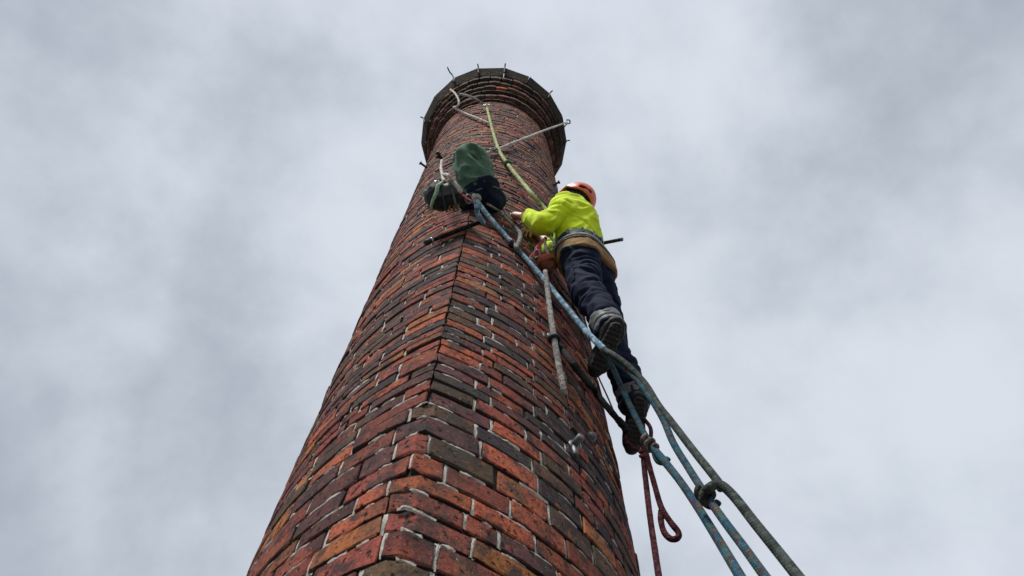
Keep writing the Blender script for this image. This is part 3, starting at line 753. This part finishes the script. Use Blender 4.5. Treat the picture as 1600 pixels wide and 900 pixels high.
sdf_obj('cargo_pocket', inter(grow(legs_, .016), rbox(pkc + pvd * .12, [ptd, psd, pvd], (.075, .050, .22), .012), lambda p: -grow(legs_, -.02)(p)), pkc - .35, pkc + .35, .007, M_['navy'], tro, fold=lambda v: .006 * noise.noise(v * 22))
bk = PK(957, 438, 3.98)
sdf_obj('belt_clip', union([rbox(bk, [_r, _u, ray(957, 438)], (.014, .034, .02), .008), cap(bk - _u * .03, bk - _u * .045 + _r * .004, .016)], .01), bk - .09, bk + .09, .005, M_['padding'], man)
sdf_obj('belt_stripe', inter(grow(both, .031), slab(pb + pn * .044, pn, .0055), lambda p: -grow(both, .0)(p)), lo, hi, .005, M_['stripe'], man)
# seat strap below the buttocks and leg loop
th_ax = unit(J['knl'] - J['hpl'])
legl = cap(J['hpl'] - F1 * .02, J['knl'], .112, .084)
for sd_ in 'lr':
    an, kn = J['an' + sd_], J['kn' + sd_]; ax = unit(an - kn)
    lower = cap(kn, an + ax * .02, .084, .078)
    sdf_obj('reflective_band', inter(grow(lower, .004), slab(an - ax * .065, ax, .036), lambda p: -grow(lower, -.012)(p)), an - .25, an + .25, .006, M_['reflect'], tro, fold=lambda v: .004 * noise.noise(v * 40))
    sdf_obj('reflective_band', inter(grow(lower, .005), slab(an - ax * .005, ax, .020), lambda p: -grow(lower, -.012)(p)), an - .25, an + .25, .006, M_['reflect'], tro, fold=lambda v: .004 * noise.noise(v * 40))
# helmet
hd, hU, hF = J['head'] + J['hU'] * .03, J['hU'], J['hF']; hL = np.cross(hU, hF)
oute = ell(hd, [hF, hL, hU], (.158, .132, .140)); inne = ell(hd - hU * .006, [hF, hL, hU], (.141, .116, .127))
def rim(p):
    q = p - hd.astype(np.float32); a = q @ hF.astype(np.float32); return -(q @ hU.astype(np.float32)) - .035 - .20 * np.maximum(-a, 0) + .05 * np.exp(-((a) / .035) ** 2)
vd = lambda a, b, c: unit(_r * a + _u * b - S_ * c)
vents = union([cap(hd + vd(.22, .52, .5) * .140, hd + vd(.50, .34, .5) * .140, .018), cap(hd + vd(-.35, .75, .3) * .140, hd + vd(-.12, .78, .3) * .140, .011), cap(hd + vd(.75, .15, .2) * .14, hd + vd(.80, -.1, .2) * .14, .011)] + [cap(hd + hF * a - hL * .11 + hU * .07, hd + hF * (a - .05) - hL * .12 + hU * .055, .012) for a in (.07, -.03)], .001)
hel = sdf_obj('helmet', minus(inter(oute, lambda p: -inne(p), rim), vents), hd - .2, hd + .2, .0045, M_['helmet'], man)
sdf_obj('helmet_padding', inter(ell(hd - hU * .006, [hF, hL, hU], (.140, .115, .126)), lambda p: -ell(hd - hU * .02, [hF, hL, hU], (.118, .096, .11))(p), lambda p: rim(p) + .006), hd - .2, hd + .2, .006, M_['padding'], hel)
tube('chin_strap', [hd - hU * .03 + hL * .10 + hF * .02, hd - hU * .09 + hL * .085 + hF * .045, hd - hU * .165 + hF * .06, hd - hU * .09 - hL * .085 + hF * .045, hd - hU * .03 - hL * .10 + hF * .02], .006, M_['padding'], hel)

# ---- left-hand climber in the green jacket, kneeling into the wall, head out of sight beyond the shoulders
F2 = unit([.72, .69, 0]); L2 = np.cross([0, 0, 1], F2)
G = dict(F=F2, L=L2, pelvis=P(750, 304, 4.54), waist=P(745, 289, 4.55), chest=P(738, 262, 4.66), neck=P(739, 254, 4.90), head=P(744, 257, 5.06))
G['hU'] = unit([.25, .35, .9]); G['hF'] = unit(F2 - np.dot(F2, G['hU']) * G['hU'])
G['shl'] = P(723, 250, 4.82); G['shr'] = P(756, 258, 4.74)
G['ell'] = P(726, 252, 5.15); G['elr'] = P(756, 262, 5.05); G['wrl'] = P(734, 248, 5.38); G['wrr'] = P(752, 252, 5.28)
G['hdl'] = unit(W(738, 246, .03) - G['wrl']); G['hdr'] = unit(W(752, 248, .03) - G['wrr'])
G['hnl'] = np.array([0, -.7, .6]); G['hnr'] = np.array([0, -.7, .6]); G['hsl'] = np.array([1., 0, .2]); G['hsr'] = np.array([-1., 0, .2])
G['hpl'] = G['pelvis'] + L2 * .07; G['hpr'] = G['pelvis'] - L2 * .07
G['knl'] = P(764, 306, 4.72); G['knr'] = P(773, 314, 4.52)
G['anl'] = P(752, 311, 4.68); G['anr'] = P(756, 314, 4.66)
G['toel'] = unit([-.8, .1, .3]); G['toer'] = unit([-.8, .1, .3]); G['solel'] = unit([.2, -.9, -.3]); G['soler'] = unit([.2, -.9, -.3])
man2 = empty('person', G['pelvis'], label='climber in dark green jacket kneeling against the chimney, head hidden', cat='person')
gj, gt, glo, ghi, gsp, gjo, gto, gtor = make_person(G, man2, M_['green'], hem=.055, scale=.79, jr=.89, flare=.128, hipf=.93, fdir=(Vector(unit(G['chest'] - G['pelvis']) * .8 + L2 * .45)).normalized())

wbn = G['hempt'] - gsp * .03
sdf_obj('waistband', inter(grow(gt, .004), slab(wbn, gsp, .005), lambda p: -grow(gt, -.01)(p)), glo, ghi, .006, M_['reflect'], gto)

# ------------------------------------------------------------------ tool bag
bc = W(697, 307, .20); bx = unit(PK(724, 309, 4.2) - PK(671, 309, 4.2)); bn = unit(CAM - bc); by = unit(np.cross(bn, bx))
bag = empty('tool_bag', bc, label='charcoal and grey tool bag slung by cords to the left of the green-jacketed climber', cat='bag')
bcore = union([ell(bc - bx * .03, [bx, by, bn], (.105, .088, .09)), (ell(bc + bx * .035 + by * .01, [bx, by, bn], (.08, .075, .08)), .03), (cap(bc + bx * .05 - by * .005, bc + bx * .105 - by * .015, .046, .040), .02)])
sdf_obj('bag_body', bcore, bc - .22, bc + .22, .006, M_['bag'], bag, fold=lambda v: .012 * (abs(noise.noise(v * 16)) - .25) + .005 * noise.noise(v * 45))
sdf_obj('bag_flap', inter(grow(bcore, .010), rbox(bc + bx * .008 + by * .045 + bn * .05, [unit(bx + by * .2), unit(by - bx * .2), bn], (.060, .036, .07), .01)), bc - .22, bc + .22, .005, M_['bagflap'], bag, fold=lambda v: .007 * noise.noise(v * 25))
MB().torus(bc + bx * .134 - by * .016 + bn * .028, unit(bx * .7 + bn * .8), .026, .0065).build('mouth_ring', M_['steel'], bag)
MB().cyl(bc + bx * .066 - by * .005, bc + bx * .098 - by * .012, .057, .051, 16).build('collar_band', M_['bagflap'], bag)
sdf_obj('end_pocket', ell(bc - bx * .118 + by * .015 + bn * .01, [bx, by, bn], (.020, .034, .03)), bc - .24, bc + .24, .006, M_['reflect'], bag, fold=lambda v: .006 * noise.noise(v * 35))

for o_, n_s in ((.045, 'strap'), (-.02, 'strap')):
    sdf_obj(n_s, inter(grow(bcore, .013), slab(bc + bx * o_, unit(bx + by * .25), .0075), lambda p: -grow(bcore, -.01)(p)), bc - .22, bc + .22, .005, M_['webbing'] if o_ < 0 else M_['reflect'], bag)
for o_, cl in ((.02, (.20, .15, .03)), (.045, (.16, .05, .025)), (.07, (.08, .12, .04))):
    q_ = bc + bx * o_ - by * .075 + bn * .045
    MB().cyl(q_ - by * .01, q_ + by * .028 + bn * .01, .0075).build('tool_handle', plain('tool_handle_paint', cl, .5, 0, .3, 40, .1), bag)
MB().torus(bc - bx * .055 + by * .075 + bn * .06, unit(bn + by * .4), .017, .005).build('buckle_ring', M_['alu'], bag)

# ------------------------------------------------------------------ ropes and hardware
def lab(o, label, cat, group=None): return tag(o, label, cat, group)
def d_at(p): return float(np.linalg.norm(np.asarray(p) - CAM))
# long light blue main line, from the knot under the green-jacketed climber down to where it turns grey
a0 = PK(745, 314, 4.18)
main = empty('blue_rope', a0, label='long pale blue rope running down from a knot below the green jacket', cat='rope')
pb_ = [a0, PK(765, 340, 4.08), PK(800, 380, 3.92), PK(840, 425, 3.72), PK(880, 474, 3.48), PK(915, 517, 3.28), PK(945, 547, 3.10)]
tube('rope_length', pb_, [.0155, .0155, .0155, .0155, .0160, .0165, .0165], M_['r_blue'], main, n=12)
kn_ = a0 + (a0 - pb_[1]) / np.linalg.norm(a0 - pb_[1]) * .01
k_ = MB().torus(kn_ + [0, 0, .012], unit(a0 - pb_[1]), .022, .012).torus(kn_ + [.006, 0, .03], unit([.5, .3, .7]), .020, .012).torus(kn_ + [-.004, -.01, .02], unit([-.6, .5, .3]), .018, .012)
k_.build('knot', M_['r_ash'], main)
# grey continuation that passes the boots and ends in the bight knot
def down(p, q, extra=None):
    """carry a rope on in a straight line from q until it meets the ground"""
    p = np.asarray(p, float); q = np.asarray(q, float); v = unit(q - p); v = unit(v + np.array([0, 0, -.5])); t = (q[2] - .02) / -v[2]; return [q + v * t * k / 6 for k in range(1, 7)]
g1 = [PK(943, 546, 3.11), PK(962, 557, 3.02), PK(985, 575, 2.95), PK(1008, 600, 2.87), PK(1028, 632, 2.76), PK(1049, 659, 2.67), PK(1085, 706, 2.50), PK(1120, 750, 2.36), PK(1127, 764, 2.33)]
lab(tube('grey_rope', g1, .0150, M_['r_grey'], n=12), 'grey green rope passing both boots of the yellow climber and ending at the bight knot', 'rope')
g2s = [PK(1103, 786, 2.27), PK(1098, 776, 2.29), PK(1106, 764, 2.26), PK(1124, 757, 2.26), PK(1146, 775, 2.22), PK(1180, 818, 2.12), PK(1214, 860, 2.02), PK(1250, 905, 1.92)]
g2s.append(PK(1300, 968, 1.80)); g2s += down(g2s[-2], g2s[-1])
lab(tube('grey_rope', g2s, .0158, M_['r_grey'], n=12), 'thick grey rope bent over the knot, rightmost at the bottom of the picture', 'rope')
def coil(c0, c1, R_, turns, n=14):
    c0 = np.asarray(c0); c1 = np.asarray(c1); t = unit(c1 - c0); x = unit(np.cross(t, [.2, .1, .9])); y = np.cross(t, x)
    return [c0 + (c1 - c0) * k / (turns * n) + R_ * (x * math.cos(2 * PI * k / n) + y * math.sin(2 * PI * k / n)) for k in range(int(turns * n) + 1)]
if 0: sdf_obj('knot_wrap', union([cap(PK(1101, 771, 2.28), PK(1109, 783, 2.25), .024, .022), (cap(PK(1105, 768, 2.29), PK(1116, 766, 2.26), .020, .017), .01)], .01), PK(1104, 776, 2.27) - .1, PK(1104, 776, 2.27) + .1, .004, M_['r_grey'], None,
        fold=lambda v: .004 * math.sin(v.x * 260 + v.z * 160)) 
tag(tube('rope_knot', coil(PK(1098, 768, 2.31), PK(1113, 784, 2.25), .021, 1.7), .0120, M_['r_dark'], per=3, wob=.1), 'dark lumpy knot gripping the teal rope at the lower right', 'knot')
# flecked teal rope (right one)
g3 = [PK(958, 561, 3.06), PK(990, 588, 2.93), PK(1016, 622, 2.80), PK(1036, 655, 2.70), PK(1052, 692, 2.58), PK(1075, 730, 2.46), PK(1102, 772, 2.31), PK(1130, 812, 2.18), PK(1163, 856, 2.05), PK(1197, 903, 1.92)]
g3.append(PK(1245, 968, 1.78)); g3 += down(g3[-2], g3[-1])
lab(tube('teal_rope', g3, .0140, M_['r_teal'], n=12), 'flecked teal rope passing through the dark lumpy knot at the lower right', 'rope')
# flecked teal rope (left one) over the lower boot
g4 = [PK(940, 546, 3.13), PK(955, 570, 3.08), PK(970, 603, 3.02), PK(985, 635, 2.95), PK(1000, 665, 2.88), PK(1015, 692, 2.80), PK(1035, 717, 2.70), PK(1062, 751, 2.55), PK(1090, 792, 2.38), PK(1120, 840, 2.20), PK(1158, 903, 1.98)]
g4.append(PK(1200, 972, 1.80)); g4 += down(g4[-2], g4[-1])
tr_ = empty('teal_rope', g4[0], label='flecked teal rope crossing the lower boot, knotted just below it', cat='rope')
tube('rope_length', g4, [.0120, .0125, .0130, .0130, .0135, .0145, .0165] + [.0150] * (len(g4) - 7), M_['r_teal'], tr_, n=12)
tube('knot', coil(PK(1010, 686, 2.82), PK(1021, 702, 2.76), .020, 2.0), .0095, M_['r_ash2'], tr_, per=3, wob=.15)
tube('rope_tail', [PK(1022, 704, 2.77), PK(1024, 714, 2.75), PK(1030, 722, 2.73), PK(1040, 722, 2.70), PK(1044, 716, 2.69)], .012, M_['r_teal'], tr_)

# burgundy foot loop and its hanging tails
b0 = PK(1004, 706, 3.02)
br = empty('burgundy_rope', b0, label='burgundy rope looped under the lower boot, hanging in a straight tail and a teardrop loop', cat='rope')
tube('straight_tail', [PK(1010, 680, 3.05), PK(1006, 694, 3.03), PK(1006, 722, 2.98), PK(1010, 760, 2.88), PK(1016, 810, 2.74), PK(1023, 858, 2.60), PK(1030, 905, 2.46), PK(1040, 970, 2.3)], .0125, M_['r_red'], br, n=10, wob=.08)
tube('teardrop_loop', [PK(1007, 690, 3.01), PK(1012, 718, 2.96), PK(1022, 755, 2.88), PK(1033, 792, 2.80), PK(1047, 815, 2.76), PK(1060, 832, 2.73), PK(1058, 841, 2.71), PK(1048, 842, 2.72), PK(1038, 832, 2.74), PK(1033, 815, 2.77), PK(1033, 798, 2.80)], .0125, M_['r_red'], br, n=10, wob=.08)
tube('foot_loop', [PK(1006, 706, 3.03), PK(989, 699, 3.08), PK(977, 686, 3.14), PK(976, 668, 3.28)], .010, M_['r_red'], br)
tube('foot_loop', [PK(1008, 700, 3.03), PK(1016, 686, 3.12), PK(1016, 668, 3.30), PK(1004, 652, 3.50)], .010, M_['r_red'], br)
MB().torus(PK(1006, 706, 3.02), unit(ray(1006, 706) * .3 + _u), .016, .010).torus(PK(1007, 714, 3.0), unit(ray(1006, 706) * .2 + _u + _r * .2), .016, .010).build('knot', M_['r_red'], br)

# tarred dark rope from the wall bolt to the lower foot
k1 = [W(869, 535, .02), W(882, 551, .07), W(902, 577, .11), PK(925, 606, 3.34), PK(948, 635, 3.27), PK(970, 661, 3.18)]
ro = empty('dark_rope', k1[0], label='thick black tarred rope running from the wall bolt to the lower boot', cat='rope')
tube('rope_length', k1, .0165, M_['r_black'], ro, n=10, wob=.12)
tube('rope_end', [PK(966, 656, 3.19), PK(974, 665, 3.15), PK(980, 676, 3.12)], .0180, M_['r_black'], ro)
tube('whipping', [PK(970, 661, 3.175), PK(973, 664, 3.16)], .0195, M_['r_grey'], ro, per=3)
# ash grey hanging rope with its ring bolt
k2 = [W(852, 424, .05), W(855, 450, .05), W(860, 490, .055), W(866, 530, .06), W(873, 570, .045), W(882, 614, .035)]
ar_ = empty('ash_rope', k2[0], label='short fuzzy grey rope hanging down the bricks through a ring', cat='rope')
tube('rope_length', k2, .0150, M_['r_ash'], ar_, n=10, wob=.12)
p = W(857, 532, -.02); n_ = wnorm(th_of(p)); rb = empty('ring_bolt', p, label='steel ring bolt in the bricks holding the fuzzy grey rope', cat='bolt')
MB().cyl(p, p + n_ * .06, .014).cyl(p + n_ * .02, p + n_ * .032, .026).build('bolt', M_['steel'], rb)
MB().torus(k2[3], unit(k2[4] - k2[3]), .023, .010).build('ring', M_['iron'], rb)

# bolts right of the shaft foot
p = W(890, 703, -.02); n_ = wnorm(th_of(p)); t_ = np.array([-n_[1], n_[0], 0]); eb = empty('wall_bolt', p, label='larger steel bolt with a flanged foot, lowest fixing on the right of the shaft', cat='bolt')
MB().cyl(p, p + n_ * .080, .0155, .0155, 14).build('shank', M_['steel'], eb); MB().cyl(p + n_ * .02, p + n_ * .034, .028, .025, 6).build('nut', M_['steel'], eb)
MB().cyl(p + n_ * .026 - [0, 0, .01], p + n_ * .03 - [0, 0, .062], .014, .012).build('tongue', M_['steel'], eb)
p = W(917, 688, -.02); n_ = wnorm(th_of(p)); nb_ = empty('domed_nut', p, label='small domed steel nut beside the larger flanged bolt', cat='bolt')
MB().cyl(p, p + n_ * .028, .026, .026, 6).build('nut', M_['steel'], nb_); MB().ball(p + n_ * .03, .021).build('dome', M_['steel'], nb_)
# iron pegs
for (px, py), ln, lb in (((664, 262), .09, 'dark iron peg on the left edge of the shaft'), ((868, 289), .07, 'dark iron peg at the shaft edge just left of the orange helmet')):
    p = W(px + (3 if px < 700 else -3), py, 0.0); n_ = wnorm(th_of(p)); pg = empty('iron_peg', p, label=lb, cat='peg', group='iron pegs at the edges of the shaft')
    MB().cyl(p - n_ * .02, p + n_ * ln, .012).build('shank', M_['iron'], pg); MB().cyl(p + n_ * (ln - .015), p + n_ * ln, .020).build('head', M_['iron'], pg)
# iron bar sticking out to the right behind the yellow climber
q0 = PK(972, 374, 4.45); q1 = PK(880, 392, 4.72)
ib = empty('iron_bar', q1, label='plain dark iron bar sticking out behind the waist of the yellow climber', cat='bar')
MB().cyl(q1, q0, .0125, .0125, 14).build('bar', M_['iron'], ib); MB().cyl(q0 - unit(q0 - q1) * .006, q0 + unit(q0 - q1) * .004, .0138, .0138, 14).build('end_cap', M_['steel'], ib)
# taped bar with a bent blue end
s0, s1 = W(666, 379, .03), W(752, 346, .03)
for _ in range(40):
    cl = min(float(np.hypot(*(q - AX[:2] if 0 else (q[:2] - AX))) - rho(th_of(q), q[2])) for q in (s0 + (s1 - s0) * k / 20 for k in range(21)))
    if cl > .022: break
    s0 = s0 - ray(666, 379) * .01; s1 = s1 - ray(752, 346) * .01
sb = empty('taped_bar', s0, label='black tape-wrapped bar with a silver end, lying across the bricks', cat='bar')
tube('bar', [s0, s0 * .67 + s1 * .33, s0 * .33 + s1 * .67, s1], .0135, M_['r_black'], sb, n=10, wob=.06)
MB().cyl(s0 - unit(s1 - s0) * .012, s0 + unit(s1 - s0) * .03, .0180).build('end_ferrule', M_['iron'], sb)
MB().torus(s0 + unit(s1 - s0) * .036, unit(s1 - s0), .0150, .005).build('silver_ring', M_['alu'], sb)
tube('blue_tie', [P(744, 313, d_at(s1) - .04), P(745, 322, d_at(s1) - .05), P(746, 333, d_at(s1) - .04), P(751, 342, d_at(s1) - .03), P(755, 348, d_at(s1))], .0155, M_['r_blue'], sb)

# lime safety line from the corbel to the yellow climber
k3 = [W(760, 165, .04), W(766, 190, .04), W(772, 212, .045), W(780, 236, .05), W(793, 256, .07), W(812, 280, .10), W(830, 302, .16), PK(848, 322, 4.62), PK(868, 345, 4.45)]
lr_ = empty('lime_rope', k3[0], label='pale lime green rope hanging from below the corbels down to the yellow climber', cat='rope')
tube('rope_length', k3, .0165, M_['r_lime'], lr_, n=10)
MB().torus(k3[4], unit(k3[5] - k3[4]), .022, .014).torus(k3[4] + unit(k3[5] - k3[4]) * .02, unit(k3[5] - k3[4]), .020, .013).build('knot', cloth('dark_green_knot', (.03, .075, .03), .4), lr_)
# white lines at the head
e0 = np.array([*(AX + 1.09 * np.array([math.cos(BASE_ANG + P0 + 2 * PI * nearest(884, 190) / NP_), math.sin(BASE_ANG + P0 + 2 * PI * nearest(884, 190) / NP_)])), ZC1 - .05])
k4 = [e0, e0 * .66 + W(777, 233, .03) * .34, W(790, 229, .03), W(768, 236, .03), W(745, 243, .03), W(722, 250, .03)]
k4 = [P(886, 191, d_at(e0) - .05), P(850, 204, (d_at(e0) + Wd(820, 217)) / 2 - .25), P(820, 216, Wd(820, 217, .06)), W(795, 226, .04), W(772, 235, .04), W(745, 244, .04), W(720, 252, .04)]
lab(tube('white_rope', k4, .0125, M_['r_white']), 'white rope stretched from the iron hook on the coping to the green jacket', 'rope')
k5 = [CY(704, 140, 1.03), CY(711, 146, 1.02), CY(716, 155, .98), CY(717, 162, .95), CY(714, 167, .93), CY(709, 168, .92), W(722, 175, .04), W(742, 183, .04), W(766, 193, .04)]
lab(tube('white_rope', k5, .0135, M_['r_white']), 'white rope bent back below the left of the coping, joining the lime rope', 'rope')
k6 = [CY(719, 147, 1.0), CY(732, 150, .97), CY(744, 155, .93), CY(754, 162, .87), W(759, 166, .05)]
lab(tube('white_sling', k6, .016, M_['r_ash']), 'short grey sling from under the coping to the top of the lime rope', 'sling')
def karab(c, nrm, xd, s=1.0, mat=None, label='', group=None):
    o = empty('karabiner', c, label=label, cat='karabiner', group=group)
    MB().torus(c, nrm, .022 * s, .005 * s, 20, 8, 1.75, xd).build('frame', mat or M_['alu'], o)
    x = unit(xd); y = np.cross(unit(nrm), x)
    MB().cyl(c + y * .022 * s - x * .014 * s, c + y * .022 * s + x * .014 * s, .0075 * s).build('screw_sleeve', M_['steel'], o); return o
c = W(760, 164, .07); karab(c, wnorm(th_of(c)), _r, 1.0, None, 'bright karabiner joining the grey sling to the lime rope below the corbels', 'karabiners on the ropes')
c = W(774, 234, .06); karab(c, wnorm(th_of(c)), _r, 1.3, M_['steel'], 'steel karabiner on the white rope where the lime rope crosses it', 'karabiners on the ropes')

# anchor and cords of the tool bag
p = W(691, 249, -.01); n_ = wnorm(th_of(p)); an_ = empty('wall_anchor', p, label='small metal anchor on the bricks left of the green jacket', cat='anchor')
MB().cyl(p, p + n_ * .09, .013).build('bolt', M_['iron'], an_); MB().torus(p + n_ * .07, unit([.3, -.4, .9]), .022, .007).build('eye', M_['steel'], an_)
MB().cyl(p + n_ * .03 - [.05, 0, .0], p + n_ * .03 + [.09, .03, .02], .012).build('hanger', M_['iron'], an_)
k7 = [W(690, 251, .08), W(689, 262, .10), W(691, 273, .13), P(694, 284, d_at(bc) - .03)]
wc = empty('anchor_line', k7[0], label='white line from the metal anchor splitting in two to hold the tool bag', cat='rope')
tube('cord_length', k7, .0125, M_['r_white'], wc)
tube('cord_branch', [P(691, 273, d_at(k7[2])), P(699, 273, d_at(bc) - .02), P(708, 283, d_at(bc) - .08), P(716, 292, d_at(bc) - .12), P(721, 300, d_at(bc) - .14)], .0105, M_['r_white'], wc)
tube('cord_branch', [P(704, 280, d_at(bc) - .04), P(712, 290, d_at(bc) - .10), P(720, 301, d_at(bc) - .14)], .008, M_['r_mint'], wc)
db = d_at(bc)
lab(tube('mint_sling', [P(691, 285, db - .06), P(684, 291, db - .11), P(682, 300, db - .13), P(677, 312, db - .13), P(674, 322, db - .08), P(676, 328, db + .02)], [.009, .012, .011, .010, .009, .009], M_['r_mint']), 'mint green tape sling round the left end of the tool bag', 'sling')
lab(tube('thin_rope', [P(720, 302, db - .15), P(728, 308, db - .17), P(737, 315, db - .18), P(745, 321, db - .14)], .0055, M_['r_pink']), 'thin reddish line from the tool bag mouth to the blue rope knot', 'rope')
lab(tube('loose_line', [W(663, 318, .01), W(668, 314, .05), P(674, 310, db)], .006, M_['r_white']), 'short white rope end sticking out left of the tool bag', 'rope')
# cords at the hands
k8 = [W(760, 318, .09), W(772, 325, .08), W(784, 333, .07), W(795, 345, .06), W(806, 356, .05), W(813, 366, .05), W(811, 378, .05), W(806, 389, .03)]
lab(tube('hand_rope', k8, [.008, .008, .009, .010, .013, .015, .015, .014], M_['r_ash']), 'grey rope under the outstretched hands, its thick end bent down to a bolt', 'rope')
k9 = [W(778, 321, .05), W(786, 327, .06), W(793, 336, .06), W(800, 343, .05)]
lab(tube('thin_rope', k9, .0075, M_['r_white']), 'thin white rope between the dark knee and the outstretched hand', 'rope')
p = W(796, 388, -.01); n_ = wnorm(th_of(p)); b3 = empty('wall_bolt', p, label='small dark bolt with a bright tip beside the pale blue rope below the hands', cat='bolt')
MB().cyl(p, p + n_ * .05, .017).build('shank', M_['iron'], b3); MB().ball(p + n_ * .052, .013).build('tip', M_['steel'], b3)

# gear on the front of the harness
g0 = PK(858, 378, 3.98)
sl = empty('red_sling', g0, label='coral red sling with a pale end hanging from the front of the harness', cat='sling')
tube('sling_length', [PK(853, 372, 3.98), PK(846, 379, 3.95), PK(839, 388, 3.92), PK(836, 396, 3.91), PK(831, 403, 3.90)], [.011, .011, .012, .014, .018], M_['r_pink'], sl)
tube('sling_branch', [PK(841, 387, 3.92), PK(844, 394, 3.90), PK(844, 403, 3.89)], .010, M_['r_pink'], sl)
MB().ball(PK(830, 404, 3.90), .017).build('pale_end', M_['r_white'], sl)
lab(tube('white_tape', [PK(851, 374, 3.96), PK(853, 388, 3.92), PK(858, 398, 3.9), PK(863, 402, 3.9)], .009, M_['r_white']), 'pale tape hanging from the harness front, to the right of the red sling', 'tape')
lab(tube('yellow_loop', [PK(858, 368, 3.96), PK(863, 374, 3.92), PK(866, 382, 3.90), PK(864, 391, 3.90), PK(859, 393, 3.93)], .009, M_['r_lime']), 'small pale yellow gear loop on the front of the harness belt', 'loop')
pc = PK(853, 410, 3.93)
po = empty('tool_pouch', pc, label='brown leather tool pouch hanging at the hip of the yellow climber beside the blue rope', cat='pouch')
sdf_obj('pouch_body', union([ell(pc, [_r, _u, ray(853, 410)], (.050, .058, .05)), (ell(pc + _r * .03 - _u * .02, [_r, _u, ray(853, 410)], (.04, .05, .045)), .02)]), pc - .15, pc + .15, .005, M_['pouch'], po, fold=lambda v: .008 * noise.noise(v * 25))
sdf_obj('pouch_flap', rbox(pc + _u * .032 - ray(853, 410) * .035, [unit(_r + _u * .3), unit(_u - _r * .3), ray(853, 410)], (.036, .020, .014), .010), pc - .15, pc + .15, .004, plain('orange_flap', (.50, .10, .04), .5, 0, .3, 20, .2), po)
for (px, py, d_, lb) in ((838, 396, 3.88, 'silver karabiner clipped between the two strands of the red sling'), (862, 384, 3.90, 'steel karabiner beside the pale yellow loop on the harness front')):
    karab(P(px, py, d_), ray(px, py), _u + _r * .3, .6, None, lb, 'karabiners on the harness')
lab(tube('teal_strap', [PK(876, 396, 3.82), PK(880, 389, 3.79), PK(888, 386, 3.78), PK(895, 391, 3.78)], .010, M_['webbing']), 'teal strap curving over the tan padded belt at the left hip', 'strap')
lab(tube('thin_line', [PK(930, 578, 3.45), PK(940, 600, 3.44), PK(951, 624, 3.43), PK(959, 643, 3.42)], .0045, M_['r_ash']), 'thin pale line hanging between the two boots beside the chimney edge', 'line')
